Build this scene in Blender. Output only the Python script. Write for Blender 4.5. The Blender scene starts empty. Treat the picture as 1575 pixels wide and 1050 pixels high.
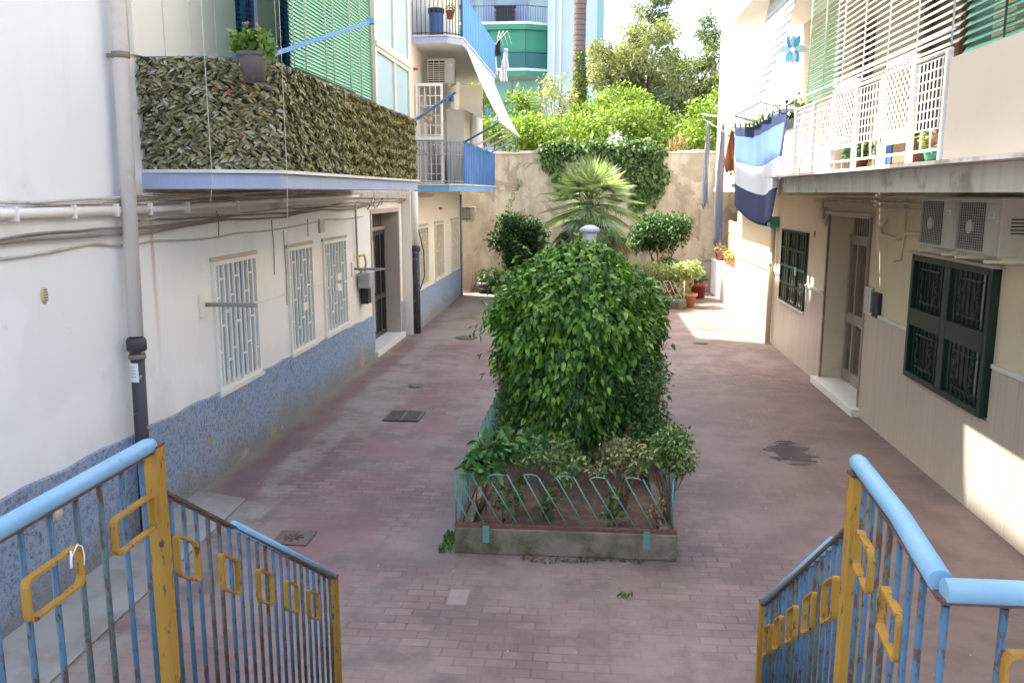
import bpy, math, random
import numpy as np
from mathutils import Vector
random.seed(7); rng = np.random.default_rng(7)
PI = math.pi
S = bpy.context.scene
COL = S.collection

# ------------------------------------------------------------------ camera, sky, sun, exposure
cam = bpy.data.cameras.new('camera'); camo = bpy.data.objects.new('camera', cam); COL.objects.link(camo)
cam.sensor_width = 36; cam.lens = 1300 / 1575 * 36; cam.clip_start = .05; cam.clip_end = 2000
camo.location = (0, 0, 3.1); camo.rotation_euler = (math.radians(90 - 9.99), 0, math.radians(5.216))
S.camera = camo
SUN = Vector((1, -.40, -1.70)).normalized()
elev = math.asin(-SUN.z); azim = math.atan2(-SUN.x, -SUN.y)
w = bpy.data.worlds.new('World'); S.world = w; w.use_nodes = True
nt = w.node_tree; bg = nt.nodes['Background']
sky = nt.nodes.new('ShaderNodeTexSky'); sky.sky_type = 'NISHITA'; sky.sun_disc = False
sky.sun_elevation = elev; sky.sun_rotation = azim; sky.air_density = 1.0; sky.dust_density = 4.5; sky.ozone_density = 1.0
nt.links.new(sky.outputs[0], bg.inputs[0]); bg.inputs[1].default_value = .15
sl = bpy.data.lights.new('sun', 'SUN'); sl.energy = 3.2; sl.angle = math.radians(.5); sl.color = (1, .95, .87)
so = bpy.data.objects.new('sun', sl); COL.objects.link(so); so.rotation_euler = SUN.to_track_quat('-Z', 'Y').to_euler(); so.location = (-10, 10, 30)
S.view_settings.view_transform = 'Standard'; S.view_settings.look = 'None'
S.view_settings.exposure = 2.42; S.view_settings.gamma = 1
S.render.engine = 'CYCLES'
S.cycles.max_bounces = 8; S.cycles.diffuse_bounces = 5; S.cycles.transparent_max_bounces = 8

# ------------------------------------------------------------------ mesh helpers
WL = {}
class MB:
    def __init__(s): s.v = []; s.f = []; s.m = []; s.sm = []; s.mi = 0
    def add(s, vs, fs, smooth=False):
        b = len(s.v); s.v += [tuple(q) for q in vs]
        for f in fs: s.f.append(tuple(b + i for i in f)); s.m.append(s.mi); s.sm.append(smooth)
        return s
    def box(s, x0, y0, z0, x1, y1, z1):
        if x0 > x1: x0, x1 = x1, x0
        if y0 > y1: y0, y1 = y1, y0
        if z0 > z1: z0, z1 = z1, z0
        return s.add([(x0,y0,z0),(x1,y0,z0),(x1,y1,z0),(x0,y1,z0),(x0,y0,z1),(x1,y0,z1),(x1,y1,z1),(x0,y1,z1)],
            [(0,3,2,1),(4,5,6,7),(0,1,5,4),(1,2,6,5),(2,3,7,6),(3,0,4,7)])
    def bar(s, p, q, a, b, up=(0, 0, 1)):
        p, q = Vector(p), Vector(q); d = (q - p).normalized(); u = Vector(up)
        if abs(d.dot(u)) > .98: u = Vector((1, 0, 0))
        sd = d.cross(u).normalized() * a / 2; uu = sd.cross(d).normalized() * b / 2
        vs = [p-sd-uu, p+sd-uu, p+sd+uu, p-sd+uu, q-sd-uu, q+sd-uu, q+sd+uu, q-sd+uu]
        return s.add(vs, [(0,1,2,3),(7,6,5,4),(0,4,5,1),(1,5,6,2),(2,6,7,3),(3,7,4,0)])
    def tube(s, pts, r, n=8, caps=True, closed=False):
        pts = [Vector(p) for p in pts]; k = len(pts); rr = r if isinstance(r, (list, tuple)) else [r] * k
        vs = []; prev = None
        for i, p in enumerate(pts):
            if closed: d = (pts[(i+1) % k] - pts[i-1]).normalized()
            else: d = (pts[min(i+1, k-1)] - pts[max(i-1, 0)]).normalized()
            if prev is None:
                u = Vector((0, 0, 1)) if abs(d.z) < .9 else Vector((1, 0, 0))
                a = d.cross(u).normalized()
            else: a = (prev - d * prev.dot(d)).normalized()
            prev = a; b = d.cross(a)
            for j in range(n):
                t = 2 * PI * j / n; vs.append(p + (a * math.cos(t) + b * math.sin(t)) * rr[i])
        fs = []
        for i in range(k if closed else k - 1):
            i2 = (i + 1) % k
            for j in range(n): fs.append((i*n+j, i*n+(j+1) % n, i2*n+(j+1) % n, i2*n+j))
        s.add(vs, fs, True)
        if caps and not closed:
            b = len(s.v) - len(vs)
            s.f.append(tuple(b + j for j in reversed(range(n)))); s.m.append(s.mi); s.sm.append(False)
            s.f.append(tuple(b + (k-1)*n + j for j in range(n))); s.m.append(s.mi); s.sm.append(False)
        return s
    def lathe(s, prof, c, n=20):
        vs = [(c[0] + r * math.cos(2*PI*j/n), c[1] + r * math.sin(2*PI*j/n), c[2] + z) for r, z in prof for j in range(n)]
        fs = [(i*n+j, i*n+(j+1) % n, (i+1)*n+(j+1) % n, (i+1)*n+j) for i in range(len(prof)-1) for j in range(n)]
        return s.add(vs, fs, True)
    def quad(s, *p): return s.add(p, [tuple(range(len(p)))])
    def prism(s, poly, z0, z1):
        n = len(poly)
        return s.add([(x, y, z0) for x, y in poly] + [(x, y, z1) for x, y in poly],
            [tuple(reversed(range(n))), tuple(range(n, 2*n))] + [(i, (i+1) % n, n+(i+1) % n, n+i) for i in range(n)])
    def build(s, name, mats, parent=None, bevel=0, seg=2):
        if not isinstance(mats, (list, tuple)): mats = [mats]
        me = bpy.data.meshes.new(name)
        off = Vector((0, 0, 0))
        if parent is None and s.v:
            a = np.array(s.v); lo, hi = a.min(0), a.max(0); off = Vector(((lo[0]+hi[0])/2, (lo[1]+hi[1])/2, lo[2]))
            s.v = [tuple(r) for r in (a - np.array(off))]
        me.from_pydata(s.v, [], s.f)
        for m in mats: me.materials.append(m)
        me.polygons.foreach_set('material_index', s.m); me.polygons.foreach_set('use_smooth', s.sm); me.update()
        return link(name, me, parent, off, bevel, seg)
def link(name, me, parent, off=Vector((0, 0, 0)), bevel=0, seg=2):
    o = bpy.data.objects.new(name, me); COL.objects.link(o)
    if parent is None: o.location = off; WL[o.name] = Vector(off)
    else: o.parent = parent; o.location = -WL[parent.name]; WL[o.name] = Vector((0, 0, 0))
    if bevel:
        b = o.modifiers.new('bevel', 'BEVEL'); b.width = bevel; b.segments = seg; b.limit_method = 'ANGLE'
    return o
def empty(name, loc, label, cat, group=None):
    o = bpy.data.objects.new(name, None); COL.objects.link(o); o.location = loc; o.empty_display_size = .2
    WL[o.name] = Vector(loc); return tag(o, label, cat, group)
def tag(o, label=None, cat=None, group=None, kind=None):
    if label: o['label'] = label
    if cat: o['category'] = cat
    if group: o['group'] = group
    if kind: o['kind'] = kind
    return o
def copy_tree(o, delta=None, parent=None, label=None):
    c = o.copy(); COL.objects.link(c); WL[c.name] = WL[o.name].copy()
    if parent: c.parent = parent
    if delta is not None: c.location = o.location + Vector(delta); WL[c.name] += Vector(delta)
    if label: c['label'] = label
    for ch in list(o.children): copy_tree(ch, None, c)
    return c
def wall_panel(mb, X, dx, y0, y1, z0, z1, holes, depth, edges=True):
    """vertical wall at x = X with real openings; dx is the side the building is on"""
    ys = sorted({y0, y1, *[v for h in holes for v in h[:2]]}); zs = sorted({z0, z1, *[v for h in holes for v in h[2:]]})
    def q(a, b, c, d): mb.quad(*( (a, b, c, d) if dx < 0 else (d, c, b, a)))
    for i in range(len(ys)-1):
        for j in range(len(zs)-1):
            cy, cz = (ys[i]+ys[i+1])/2, (zs[j]+zs[j+1])/2
            if any(h[0] < cy < h[1] and h[2] < cz < h[3] for h in holes): continue
            q((X, ys[i], zs[j]), (X, ys[i+1], zs[j]), (X, ys[i+1], zs[j+1]), (X, ys[i], zs[j+1]))
    X2 = X + dx * depth
    for (a, b, c, d) in holes + ([(y0, y1, z0, z1)] if edges else []):
        mb.quad((X, a, c), (X2, a, c), (X2, b, c), (X, b, c)); mb.quad((X, a, d), (X, b, d), (X2, b, d), (X2, a, d))
        mb.quad((X, a, c), (X, a, d), (X2, a, d), (X2, a, c)); mb.quad((X, b, c), (X2, b, c), (X2, b, d), (X, b, d))

# ------------------------------------------------------------------ material helpers
class NT:
    def __init__(s, name):
        s.m = bpy.data.materials.new(name); s.m.use_nodes = True; s.t = s.m.node_tree; s.n = s.t.nodes
        s.p = s.n['Principled BSDF']; s.out = s.n['Material Output']; s._pos = None
    def new(s, t, **k):
        n = s.n.new(t)
        for a, b in k.items(): setattr(n, a, b)
        return n
    def ln(s, a, b): s.t.links.new(a, b)
    def pos(s):
        if not s._pos: s._pos = s.new('ShaderNodeNewGeometry').outputs['Position']
        return s._pos
    def setin(s, n, i, v):
        if isinstance(v, bpy.types.NodeSocket): s.ln(v, n.inputs[i])
        elif isinstance(v, (tuple, list)) and len(v) == 3 and n.inputs[i].type == 'RGBA': n.inputs[i].default_value = (*v, 1)
        else: n.inputs[i].default_value = v
    def mapping(s, scale=(1, 1, 1), loc=(0, 0, 0), rot=(0, 0, 0)):
        n = s.new('ShaderNodeMapping'); s.ln(s.pos(), n.inputs[0])
        n.inputs['Scale'].default_value = scale; n.inputs['Location'].default_value = loc; n.inputs['Rotation'].default_value = rot
        return n.outputs[0]
    def noise(s, scale, detail=5, rough=.55, vec=None, dist=0):
        n = s.new('ShaderNodeTexNoise'); s.ln(vec or s.pos(), n.inputs['Vector'])
        n.inputs['Scale'].default_value = scale; n.inputs['Detail'].default_value = detail; n.inputs['Roughness'].default_value = rough; n.inputs['Distortion'].default_value = dist
        return n.outputs['Fac']
    def ramp(s, fac, stops, interp='LINEAR'):
        n = s.new('ShaderNodeValToRGB'); s.ln(fac, n.inputs[0]); cr = n.color_ramp; cr.interpolation = interp
        while len(cr.elements) > 1: cr.elements.remove(cr.elements[-1])
        cr.elements[0].position = stops[0][0]; c = stops[0][1]; cr.elements[0].color = (c, c, c, 1) if isinstance(c, (int, float)) else (*c, 1)
        for p, c in stops[1:]:
            e = cr.elements.new(p); e.color = (c, c, c, 1) if isinstance(c, (int, float)) else (*c, 1)
        return n.outputs[0]
    def mix(s, fac, a, b, mode='MIX'):
        n = s.new('ShaderNodeMix', data_type='RGBA', blend_type=mode)
        s.setin(n, 0, fac); s.setin(n, 6, a); s.setin(n, 7, b); return n.outputs[2]
    def math(s, op, a, b=None, c=None, clamp=False):
        n = s.new('ShaderNodeMath', operation=op, use_clamp=clamp); s.setin(n, 0, a)
        if b is not None: s.setin(n, 1, b)
        if c is not None: s.setin(n, 2, c)
        return n.outputs[0]
    def xyz(s, vec=None):
        n = s.new('ShaderNodeSeparateXYZ'); s.ln(vec or s.pos(), n.inputs[0]); return n.outputs
    def maprange(s, v, a, b, c=0, d=1, smooth=True):
        n = s.new('ShaderNodeMapRange', clamp=True); n.interpolation_type = 'SMOOTHSTEP' if smooth else 'LINEAR'
        s.setin(n, 0, v); n.inputs[1].default_value = a; n.inputs[2].default_value = b; n.inputs[3].default_value = c; n.inputs[4].default_value = d
        return n.outputs[0]
    def bump(s, h, strength=.3, dist=.01):
        n = s.new('ShaderNodeBump'); s.ln(h, n.inputs['Height']); n.inputs['Strength'].default_value = strength; n.inputs['Distance'].default_value = dist
        s.ln(n.outputs[0], s.p.inputs['Normal'])
    def fin(s, col, rough=.7, metal=0, spec=.5):
        s.setin(s.p, 'Base Color', col); s.setin(s.p, 'Roughness', rough); s.p.inputs['Metallic'].default_value = metal; s.p.inputs['Specular IOR Level'].default_value = spec
        return s.m
def sc(c, k): return tuple(min(1, x * k) for x in c)
def mk(name, base, rough=.65, var=.12, vs=3., dirt=None, ds=1.5, dt=(.5, .65), damt=.6, bump=.15, bs=60, bd=.004, metal=0, spec=.4, streak=None, samt=.4):
    t = NT(name); c = t.mix(t.noise(vs, 6), sc(base, 1 - var), sc(base, 1 + var))
    c = t.mix(t.math('MULTIPLY', t.noise(vs * 14, 3), .5), c, sc(base, 1 - var * 1.3))
    if streak:
        sv = t.noise(1, 6, .6, t.mapping((9, 9, .45))); c = t.mix(t.math('MULTIPLY', t.ramp(sv, [(.5, 0), (.75, 1)]), samt), c, streak)
    if dirt: c = t.mix(t.math('MULTIPLY', t.ramp(t.noise(ds, 8, .62), [(dt[0], 0), (dt[1], 1)]), damt), c, dirt)
    if bump: t.bump(t.noise(bs, 5), bump, bd)
    return t.fin(c, rough, metal, spec)
def mk_leaf(name, stops, rough=.45, trans=.35, spec=.5, big=None):
    t = NT(name); g = t.new('ShaderNodeNewGeometry'); c = t.ramp(g.outputs['Random Per Island'], stops)
    if big: c = t.mix(t.ramp(t.noise(big[0], 3), [(.4, 0), (.62, 1)]), c, big[1], 'MULTIPLY')
    t.fin(c, rough, 0, spec)
    tr = t.new('ShaderNodeBsdfTranslucent'); t.ln(t.mix(1., c, (1.0, 1.0, .45), 'MULTIPLY'), tr.inputs[0])
    mx = t.new('ShaderNodeMixShader'); mx.inputs[0].default_value = trans
    t.ln(t.p.outputs[0], mx.inputs[1]); t.ln(tr.outputs[0], mx.inputs[2]); t.ln(mx.outputs[0], t.out.inputs[0])
    return t.m
def mk_glass(name, col, rough=.12, var=.2):
    t = NT(name); return t.fin(t.mix(t.noise(2.5, 3), sc(col, 1 - var), sc(col, 1 + var)), rough, 0, .8)
def mk_rusty(name, paint, thr=(.56, .64), sc_=34, rough=.5):
    t = NT(name); n = t.noise(sc_, 6, .65, t.mapping((1, 1, .38))); n2 = t.noise(60, 4, .6)
    f = t.ramp(n, [(thr[0], 0), (thr[1], 1)])
    c = t.mix(t.noise(5, 4), sc(paint, .82), sc(paint, 1.12)); c = t.mix(f, c, t.mix(n2, (.035, .02, .015), (.14, .065, .035)))
    t.bump(t.math('ADD', t.math('MULTIPLY', f, -.5), t.math('MULTIPLY', n2, .4)), .35, .003)
    return t.fin(c, t.mix(f, (rough,)*3, (.9,)*3))

M = {}
def mat_ground():
    t = NT('brick_paving'); x, y, z = t.xyz()
    wob = t.noise(1.2, 3); cmb = t.new('ShaderNodeCombineXYZ'); t.ln(t.math('MULTIPLY_ADD', wob, .05, x), cmb.inputs[0]); t.ln(t.math('MULTIPLY_ADD', wob, .06, y), cmb.inputs[1])
    b = t.new('ShaderNodeTexBrick'); t.ln(cmb.outputs[0], b.inputs['Vector']); b.offset = .5
    for k, v in (('Scale', 1), ('Mortar Size', .008), ('Mortar Smooth', .35), ('Bias', -.1), ('Brick Width', .21), ('Row Height', .105)): b.inputs[k].default_value = v
    b.inputs['Color1'].default_value = (.168, .106, .092, 1); b.inputs['Color2'].default_value = (.255, .174, .153, 1); b.inputs['Mortar'].default_value = (.105, .08, .074, 1)
    c = b.outputs['Color']
    big = t.noise(.55, 6, .6); c = t.mix(t.ramp(big, [(.40, 0), (.56, .8)]), c, (.27, .205, .178))
    c = t.mix(t.ramp(t.noise(1.7, 7, .65), [(.47, 0), (.60, .7)]), c, (.135, .097, .09))
    c = t.mix(t.ramp(t.noise(9, 6, .7), [(.60, 0), (.75, .45)]), c, (.38, .32, .31))
    def band(v, a, b_, soft): return t.math('MULTIPLY', t.maprange(v, a - soft, a + soft), t.maprange(v, b_ - soft, b_ + soft, 1, 0))
    xw = t.math('MULTIPLY_ADD', t.noise(1.3, 6, .65), .55, t.math('ADD', x, -.275))
    red = t.math('MULTIPLY', band(xw, -2.75, -1.9, .25), t.ramp(t.noise(.9, 4), [(.42, 0), (.6, .65)])); c = t.mix(red, c, (.215, .105, .11))
    red2 = t.math('MULTIPLY', band(xw, -4.1, -3.5, .12), t.ramp(t.noise(1.6, 5), [(.35, .1), (.6, .8)])); c = t.mix(red2, c, (.185, .10, .10))
    gut = t.math('MULTIPLY', band(xw, -3.52, -3.12, .05), t.ramp(t.noise(1.9, 7, .7), [(.42, .0), (.60, .8)])); c = t.mix(gut, c, t.mix(t.noise(7, 5), (.22, .195, .165), (.36, .335, .30)))
    g2 = t.math('MULTIPLY', t.math('MULTIPLY', band(xw, -3.6, -2.75, .12), band(y, 10.8, 13.8, .5)), t.ramp(t.noise(1.6, 7, .7), [(.40, .0), (.58, .75)])); c = t.mix(g2, c, t.mix(t.noise(5, 5), (.21, .19, .155), (.34, .315, .275)))
    g3 = t.math('MULTIPLY', t.math('MULTIPLY', band(xw, -3.8, -1.4, .3), band(y, 17.4, 25.5, .7)), t.ramp(t.noise(.9, 6, .7), [(.38, .0), (.52, .8)])); c = t.mix(g3, c, (.27, .24, .205))
    moss = t.math('MULTIPLY', t.math('MULTIPLY', band(x, -1.2, .9, .25), band(y, 5.9, 6.95, .25)), t.ramp(t.noise(3, 6, .65), [(.42, .0), (.66, .6)])); c = t.mix(moss, c, (.17, .145, .10))
    edge = t.math('MULTIPLY', t.maprange(xw, -4.02, -3.8, 1, 0), .8); c = t.mix(edge, c, (.25, .25, .17))
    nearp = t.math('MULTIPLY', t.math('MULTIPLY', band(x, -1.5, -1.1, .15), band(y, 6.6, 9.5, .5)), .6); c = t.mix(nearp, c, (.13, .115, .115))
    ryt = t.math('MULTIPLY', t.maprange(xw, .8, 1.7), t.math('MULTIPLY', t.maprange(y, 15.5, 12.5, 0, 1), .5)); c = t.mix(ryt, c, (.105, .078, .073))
    # the puddle: dark wet bricks with a ragged edge
    dx = t.math('DIVIDE', t.math('ADD', x, -2.45), .34); dy = t.math('DIVIDE', t.math('ADD', y, -10.08), .62)
    rr = t.math('SQRT', t.math('ADD', t.math('MULTIPLY', dx, dx), t.math('MULTIPLY', dy, dy)))
    br = t.new('ShaderNodeTexBrick'); t.ln(t.pos(), br.inputs['Vector']); br.offset = .5
    for k, v in (('Scale', 1), ('Mortar Size', 0), ('Brick Width', .24), ('Row Height', .0625)): br.inputs[k].default_value = v
    br.inputs['Color1'].default_value = (0, 0, 0, 1); br.inputs['Color2'].default_value = (1, 1, 1, 1)
    wet = t.maprange(t.math('ADD', t.math('MULTIPLY_ADD', br.outputs['Color'], .45, rr), t.math('MULTIPLY', t.noise(6, 4), .5)), 1.32, 1.12, 0, 1)
    c = t.mix(t.math('MULTIPLY', wet, .85), c, (.04, .033, .042))
    px = t.math('MULTIPLY', band(x, -1.05, -.9, .01), band(y, 5.95, 6.2, .01)); c = t.mix(t.math('MULTIPLY', px, .5), c, (.36, .32, .31))
    t.bump(t.math('ADD', t.math('MULTIPLY', b.outputs['Fac'], -1), t.math('MULTIPLY', t.noise(45, 5), .5)), .35, .006)
    return t.fin(c, t.mix(wet, (.62,)*3, (.22,)*3), 0, .35)
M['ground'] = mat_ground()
def mat_stucco():
    t = NT('blue_roughcast'); x, y, z = t.xyz()
    n = t.noise(30, 8, .82); n2 = t.noise(130, 3, .6)
    c = t.mix(t.noise(1.6, 5), (.25, .375, .58), (.39, .48, .63))
    c = t.mix(t.ramp(t.noise(.8, 5), [(.45, 0), (.65, .6)]), c, (.37, .385, .42))
    c = t.mix(t.ramp(n, [(.49, 0), (.60, .85)]), c, (.11, .11, .115))
    zz = t.math('MULTIPLY_ADD', t.noise(1.7, 6, .6), .75, z)
    low = t.maprange(zz, .85, .38, 0, 1); c = t.mix(t.math('MULTIPLY', low, .72), c, t.mix(n, (.34, .31, .25), (.17, .15, .12)))
    pt = t.math('MULTIPLY', t.ramp(t.noise(1.15, 6, .6, t.mapping((1, 1, .8), (3.1, 1.3, 0))), [(.61, 0), (.62, 1)]), t.maprange(z, .62, .50, 0, 1))
    c = t.mix(pt, c, t.mix(t.noise(12, 4), (.34, .28, .21), (.46, .39, .30)))
    t.bump(t.math('SUBTRACT', t.math('ADD', n, t.math('MULTIPLY', n2, .5)), t.math('MULTIPLY', pt, .5)), .9, .018)
    return t.fin(c, .9, 0, .2)
M['stucco'] = mat_stucco()
def mat_white():
    t = NT('white_render'); x, y, z = t.xyz()
    c = t.mix(t.noise(.8, 5), (.77, .785, .795), (.83, .832, .825))
    c = t.mix(t.math('MULTIPLY', t.ramp(t.noise(1, 7, .65, t.mapping((6, 6, .3))), [(.55, 0), (.8, 1)]), .16), c, (.60, .50, .38))
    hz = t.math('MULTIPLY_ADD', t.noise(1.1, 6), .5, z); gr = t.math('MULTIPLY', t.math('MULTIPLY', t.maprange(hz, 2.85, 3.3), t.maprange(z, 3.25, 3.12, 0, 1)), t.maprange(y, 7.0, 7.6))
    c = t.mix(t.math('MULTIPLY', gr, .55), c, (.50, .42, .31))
    c = t.mix(t.math('MULTIPLY', t.ramp(t.noise(2.6, 8, .7), [(.63, 0), (.70, 1)]), .35), c, (.56, .53, .47))
    # rust run below the conduit end
    ry = t.math('ABSOLUTE', t.math('ADD', t.math('MULTIPLY_ADD', t.noise(2, 3), .05, y), -7.62)); run = t.math('MULTIPLY', t.maprange(ry, .05, .012, 0, 1), t.math('MULTIPLY', t.maprange(z, 1.0, 2.9), t.maprange(z, 3.0, 2.9, 0, 1)))
    c = t.mix(t.math('MULTIPLY', run, .55), c, (.47, .22, .10))
    c = t.mix(t.math('MULTIPLY', t.ramp(t.noise(.42, 4, .5), [(.54, 0), (.56, 1)]), .30), c, (.68, .68, .67))
    c = t.mix(t.math('MULTIPLY', t.maprange(t.math('MULTIPLY_ADD', t.noise(2.4, 7, .65), .9, z), 1.75, 1.25, 0, 1), .35), c, (.56, .52, .45))
    far = t.math('MULTIPLY', t.maprange(y, 9, 15), .35); c = t.mix(far, c, (.80, .73, .61))
    t.bump(t.noise(30, 6), .18, .006); return t.fin(c, .8, 0, .25)
M['white'] = mat_white()
def mat_trav():
    t = NT('travertine_cladding'); x, y, z = t.xyz()
    v = t.noise(1, 7, .65, t.mapping((16, 16, .55)), .3)
    c = t.ramp(v, [(.3, (.47, .40, .315)), (.5, (.545, .475, .385)), (.7, (.60, .53, .435))])
    c = t.mix(t.ramp(t.noise(1.5, 5), [(.4, 0), (.65, .5)]), c, (.48, .415, .335))
    j = t.math('PINGPONG', y, .425); jl = t.maprange(j, .012, .004, 0, 1); c = t.mix(t.math('MULTIPLY', jl, .35), c, (.24, .20, .17))
    t.bump(t.math('SUBTRACT', t.math('MULTIPLY', v, .4), jl), .25, .004); return t.fin(c, .38, 0, .5)
M['trav'] = mat_trav()
def mat_oldwall():
    t = NT('peeling_plaster'); x, y, z = t.xyz()
    c = t.mix(t.noise(.9, 6), (.46, .40, .315), (.70, .635, .525))
    c = t.mix(t.ramp(t.noise(1, 6, .6, t.mapping((3, 3, .5))), [(.44, 0), (.64, .75)]), c, (.38, .31, .225))
    c = t.mix(t.ramp(t.noise(2.3, 8, .7), [(.48, 0), (.62, .6)]), c, (.40, .345, .265))
    p = t.ramp(t.noise(.95, 9, .66, None, .5), [(.535, 0), (.55, 1)]); c = t.mix(t.math('MULTIPLY', p, .9), c, t.mix(t.noise(5, 7), (.20, .165, .12), (.50, .43, .34)))
    lx = t.math('MULTIPLY', t.maprange(t.math('MULTIPLY_ADD', t.noise(.7, 7, .6), 1.6, x), -2.45, -2.7, 0, 1), t.maprange(t.math('MULTIPLY_ADD', t.noise(.7, 7, .6), 1.2, z), 4.0, 3.7, 0, 1))
    c = t.mix(t.math('MULTIPLY', lx, .75), c, t.mix(t.noise(4, 7), (.20, .16, .115), (.46, .39, .30)))
    low = t.maprange(t.math('MULTIPLY_ADD', t.noise(1.4, 6), 1.0, z), 1.5, .6, 0, 1); c = t.mix(t.math('MULTIPLY', low, .6), c, (.24, .20, .155))
    top = t.maprange(t.math('MULTIPLY_ADD', t.noise(1.4, 6), .6, z), 4.35, 4.75, 0, 1); c = t.mix(t.math('MULTIPLY', top, .6), c, (.36, .32, .25))
    t.bump(t.math('SUBTRACT', t.math('MULTIPLY', t.noise(9, 7), .6), p), .5, .02); return t.fin(c, .9, 0, .2)
M['oldwall'] = mat_oldwall()
M['beige'] = mk('beige_render', (.72, .605, .425), .8, .07, .9, (.46, .37, .27), 1.3, (.55, .72), .5, .15, 40)
M['lightwall'] = mk('cream_white_render', (.78, .75, .69), .8, .05, .8, (.62, .57, .49), 1.2, (.58, .75), .35)
M['far_wall'] = mk('far_white_render', (.76, .71, .61), .8, .06, 1.0, (.55, .46, .34), 1.1, (.55, .72), .4)
M['fascia'] = mk('lilac_blue_paint', (.38, .45, .66), .6, .1, 1.5, (.40, .38, .35), 2.5, (.58, .68), .6, streak=(.36, .36, .40), samt=.5)
M['soffit'] = mk('soffit_paint', (.55, .54, .50), .85, .12, 1.5, (.38, .33, .27), 1.4, (.5, .65), .6)
M['blue_fascia'] = mk('bright_blue_paint', (.16, .37, .66), .55, .10, 2, (.40, .55, .70), 1.2, (.52, .6), .6)
M['slab_white'] = mk('slab_edge', (.70, .665, .60), .8, .1, 2, (.30, .25, .19), 2.6, (.55, .64), .7, .3, 30, .01, streak=(.36, .32, .27), samt=.4)
M['whitemetal'] = mk('white_painted_metal', (.80, .79, .74), .45, .05, 6, (.45, .34, .22), 9, (.66, .75), .6, .05)
M['creammetal'] = mk('cream_painted_metal', (.72, .68, .56), .5, .05, 6, (.45, .34, .22), 9, (.66, .75), .5, .05)
M['alu'] = mk('aluminium', (.62, .62, .60), .38, .06, 8, None, bump=.03, metal=.7)
M['bronze'] = mk('bronze_aluminium', (.40, .35, .28), .42, .08, 8, (.2, .16, .12), 5, (.6, .75), .4, .04, metal=.35)
M['darkdoor'] = mk('dark_door_metal', (.045, .042, .04), .4, .15, 8, None, bump=.03)
M['dkgreen'] = mk('dark_green_enamel', (.009, .034, .022), .42, .15, 5, (.03, .06, .045), 7, (.6, .7), .5, .06, spec=.4)
M['greenpale'] = mk('green_rail_paint', (.14, .31, .25), .55, .12, 6, (.20, .13, .08), 16, (.58, .68), .8, .1)
M['rustrail'] = mk('rusty_red_rail', (.19, .085, .06), .8, .2, 9, (.09, .05, .04), 18, (.5, .62), .7, .2)
M['bluebar'] = mk_rusty('blue_paint_over_rust', (.048, .115, .185), (.54, .60), 50)
M['greenbar'] = mk_rusty('green_blue_paint_over_rust', (.055, .10, .105), (.48, .56), 44)
M['yellow'] = mk_rusty('yellow_paint_over_rust', (.36, .19, .022), (.57, .66), 38, .55)
M['handrail'] = mk('pale_blue_plastic_handrail', (.185, .35, .50), .5, .12, 5, (.10, .15, .19), 16, (.62, .70), .6, .15, 90, .002, spec=.4, streak=(.26, .42, .55), samt=.4)
M['steelrust'] = mk('dark_rust', (.10, .055, .045), .85, .25, 12, (.2, .09, .05), 14, (.5, .65), .6, .2)
M['pvc'] = mk('white_pvc_pipe', (.80, .765, .72), .5, .05, 2, (.50, .38, .30), 2.2, (.58, .72), .45, .05)
M['castiron'] = mk('black_cast_iron', (.055, .055, .06), .6, .25, 6, (.42, .41, .40), 11, (.60, .64), .75, .3)
M['cable'] = mk('grey_white_cable', (.55, .51, .45), .7, .12, 4, (.25, .21, .17), 5, (.5, .62), .6, 0)
M['cabledark'] = mk('brown_cable', (.26, .21, .17), .8, .2, 4, None, bump=0)
M['marble'] = mk('white_marble', (.72, .70, .66), .35, .06, 3, (.5, .46, .40), 3, (.58, .7), .4, .05)
M['jamb'] = mk('brown_marble', (.25, .18, .135), .35, .14, 3, (.46, .35, .27), 4, (.5, .65), .5, .04)
M['jambgrey'] = mk('grey_beige_marble', (.46, .40, .34), .4, .08, 3, (.35, .3, .25), 4, (.5, .65), .4, .04)
M['concrete'] = mk('worn_concrete', (.33, .315, .285), .9, .16, 2.5, (.19, .175, .15), 1.8, (.47, .62), .65, .3, 45)
def mat_curb():
    t = NT('mossy_concrete'); x, y, z = t.xyz()
    c = t.mix(t.noise(6, 6), (.19, .155, .11), (.36, .30, .23))
    m = t.math('MULTIPLY', t.ramp(t.noise(2.6, 7, .65), [(.40, 0), (.58, 1)]), t.maprange(z, .33, .1, .45, .95)); c = t.mix(m, c, t.mix(t.noise(18, 5), (.055, .062, .03), (.15, .15, .075)))
    t.bump(t.noise(35, 6), .5, .01); return t.fin(c, .95, 0, .15)
M['curb'] = mat_curb()
M['soil'] = mk('dry_soil', (.135, .085, .060), .95, .25, 6, (.22, .16, .11), 9, (.5, .62), .6, .6, 30, .03)
M['clay'] = mk('terracotta', (.50, .20, .10), .8, .1, 5, (.60, .42, .30), 6, (.58, .7), .4, .1)
M['claydark'] = mk('dark_terracotta', (.21, .075, .05), .8, .1, 5)
M['greypot'] = mk('grey_plastic_pot', (.13, .12, .125), .55, .06, 6, bump=.03)
M['blackplastic'] = mk('black_plastic', (.02, .021, .023), .5, .1, 6, bump=.04)
M['ac'] = mk('ivory_ac_casing', (.55, .53, .46), .5, .06, 3, (.36, .31, .24), 3, (.54, .72), .5, .05)
M['acgrille'] = mk('ac_dark_grille', (.045, .042, .045), .6, .1, 10, bump=.0)
M['acwire'] = mk('ac_wire_guard', (.42, .40, .37), .5, .05, 6, bump=0)
M['panelcream'] = mk('cream_cladding', (.84, .81, .73), .7, .04, 1, None, bump=.03)
M['shutter'] = mk('blue_shutter_paint', (.07, .23, .56), .5, .1, 5, bump=.03)
M['bluearm'] = mk('blue_arm_paint', (.17, .36, .66), .45, .08, 5, bump=.03)
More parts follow.
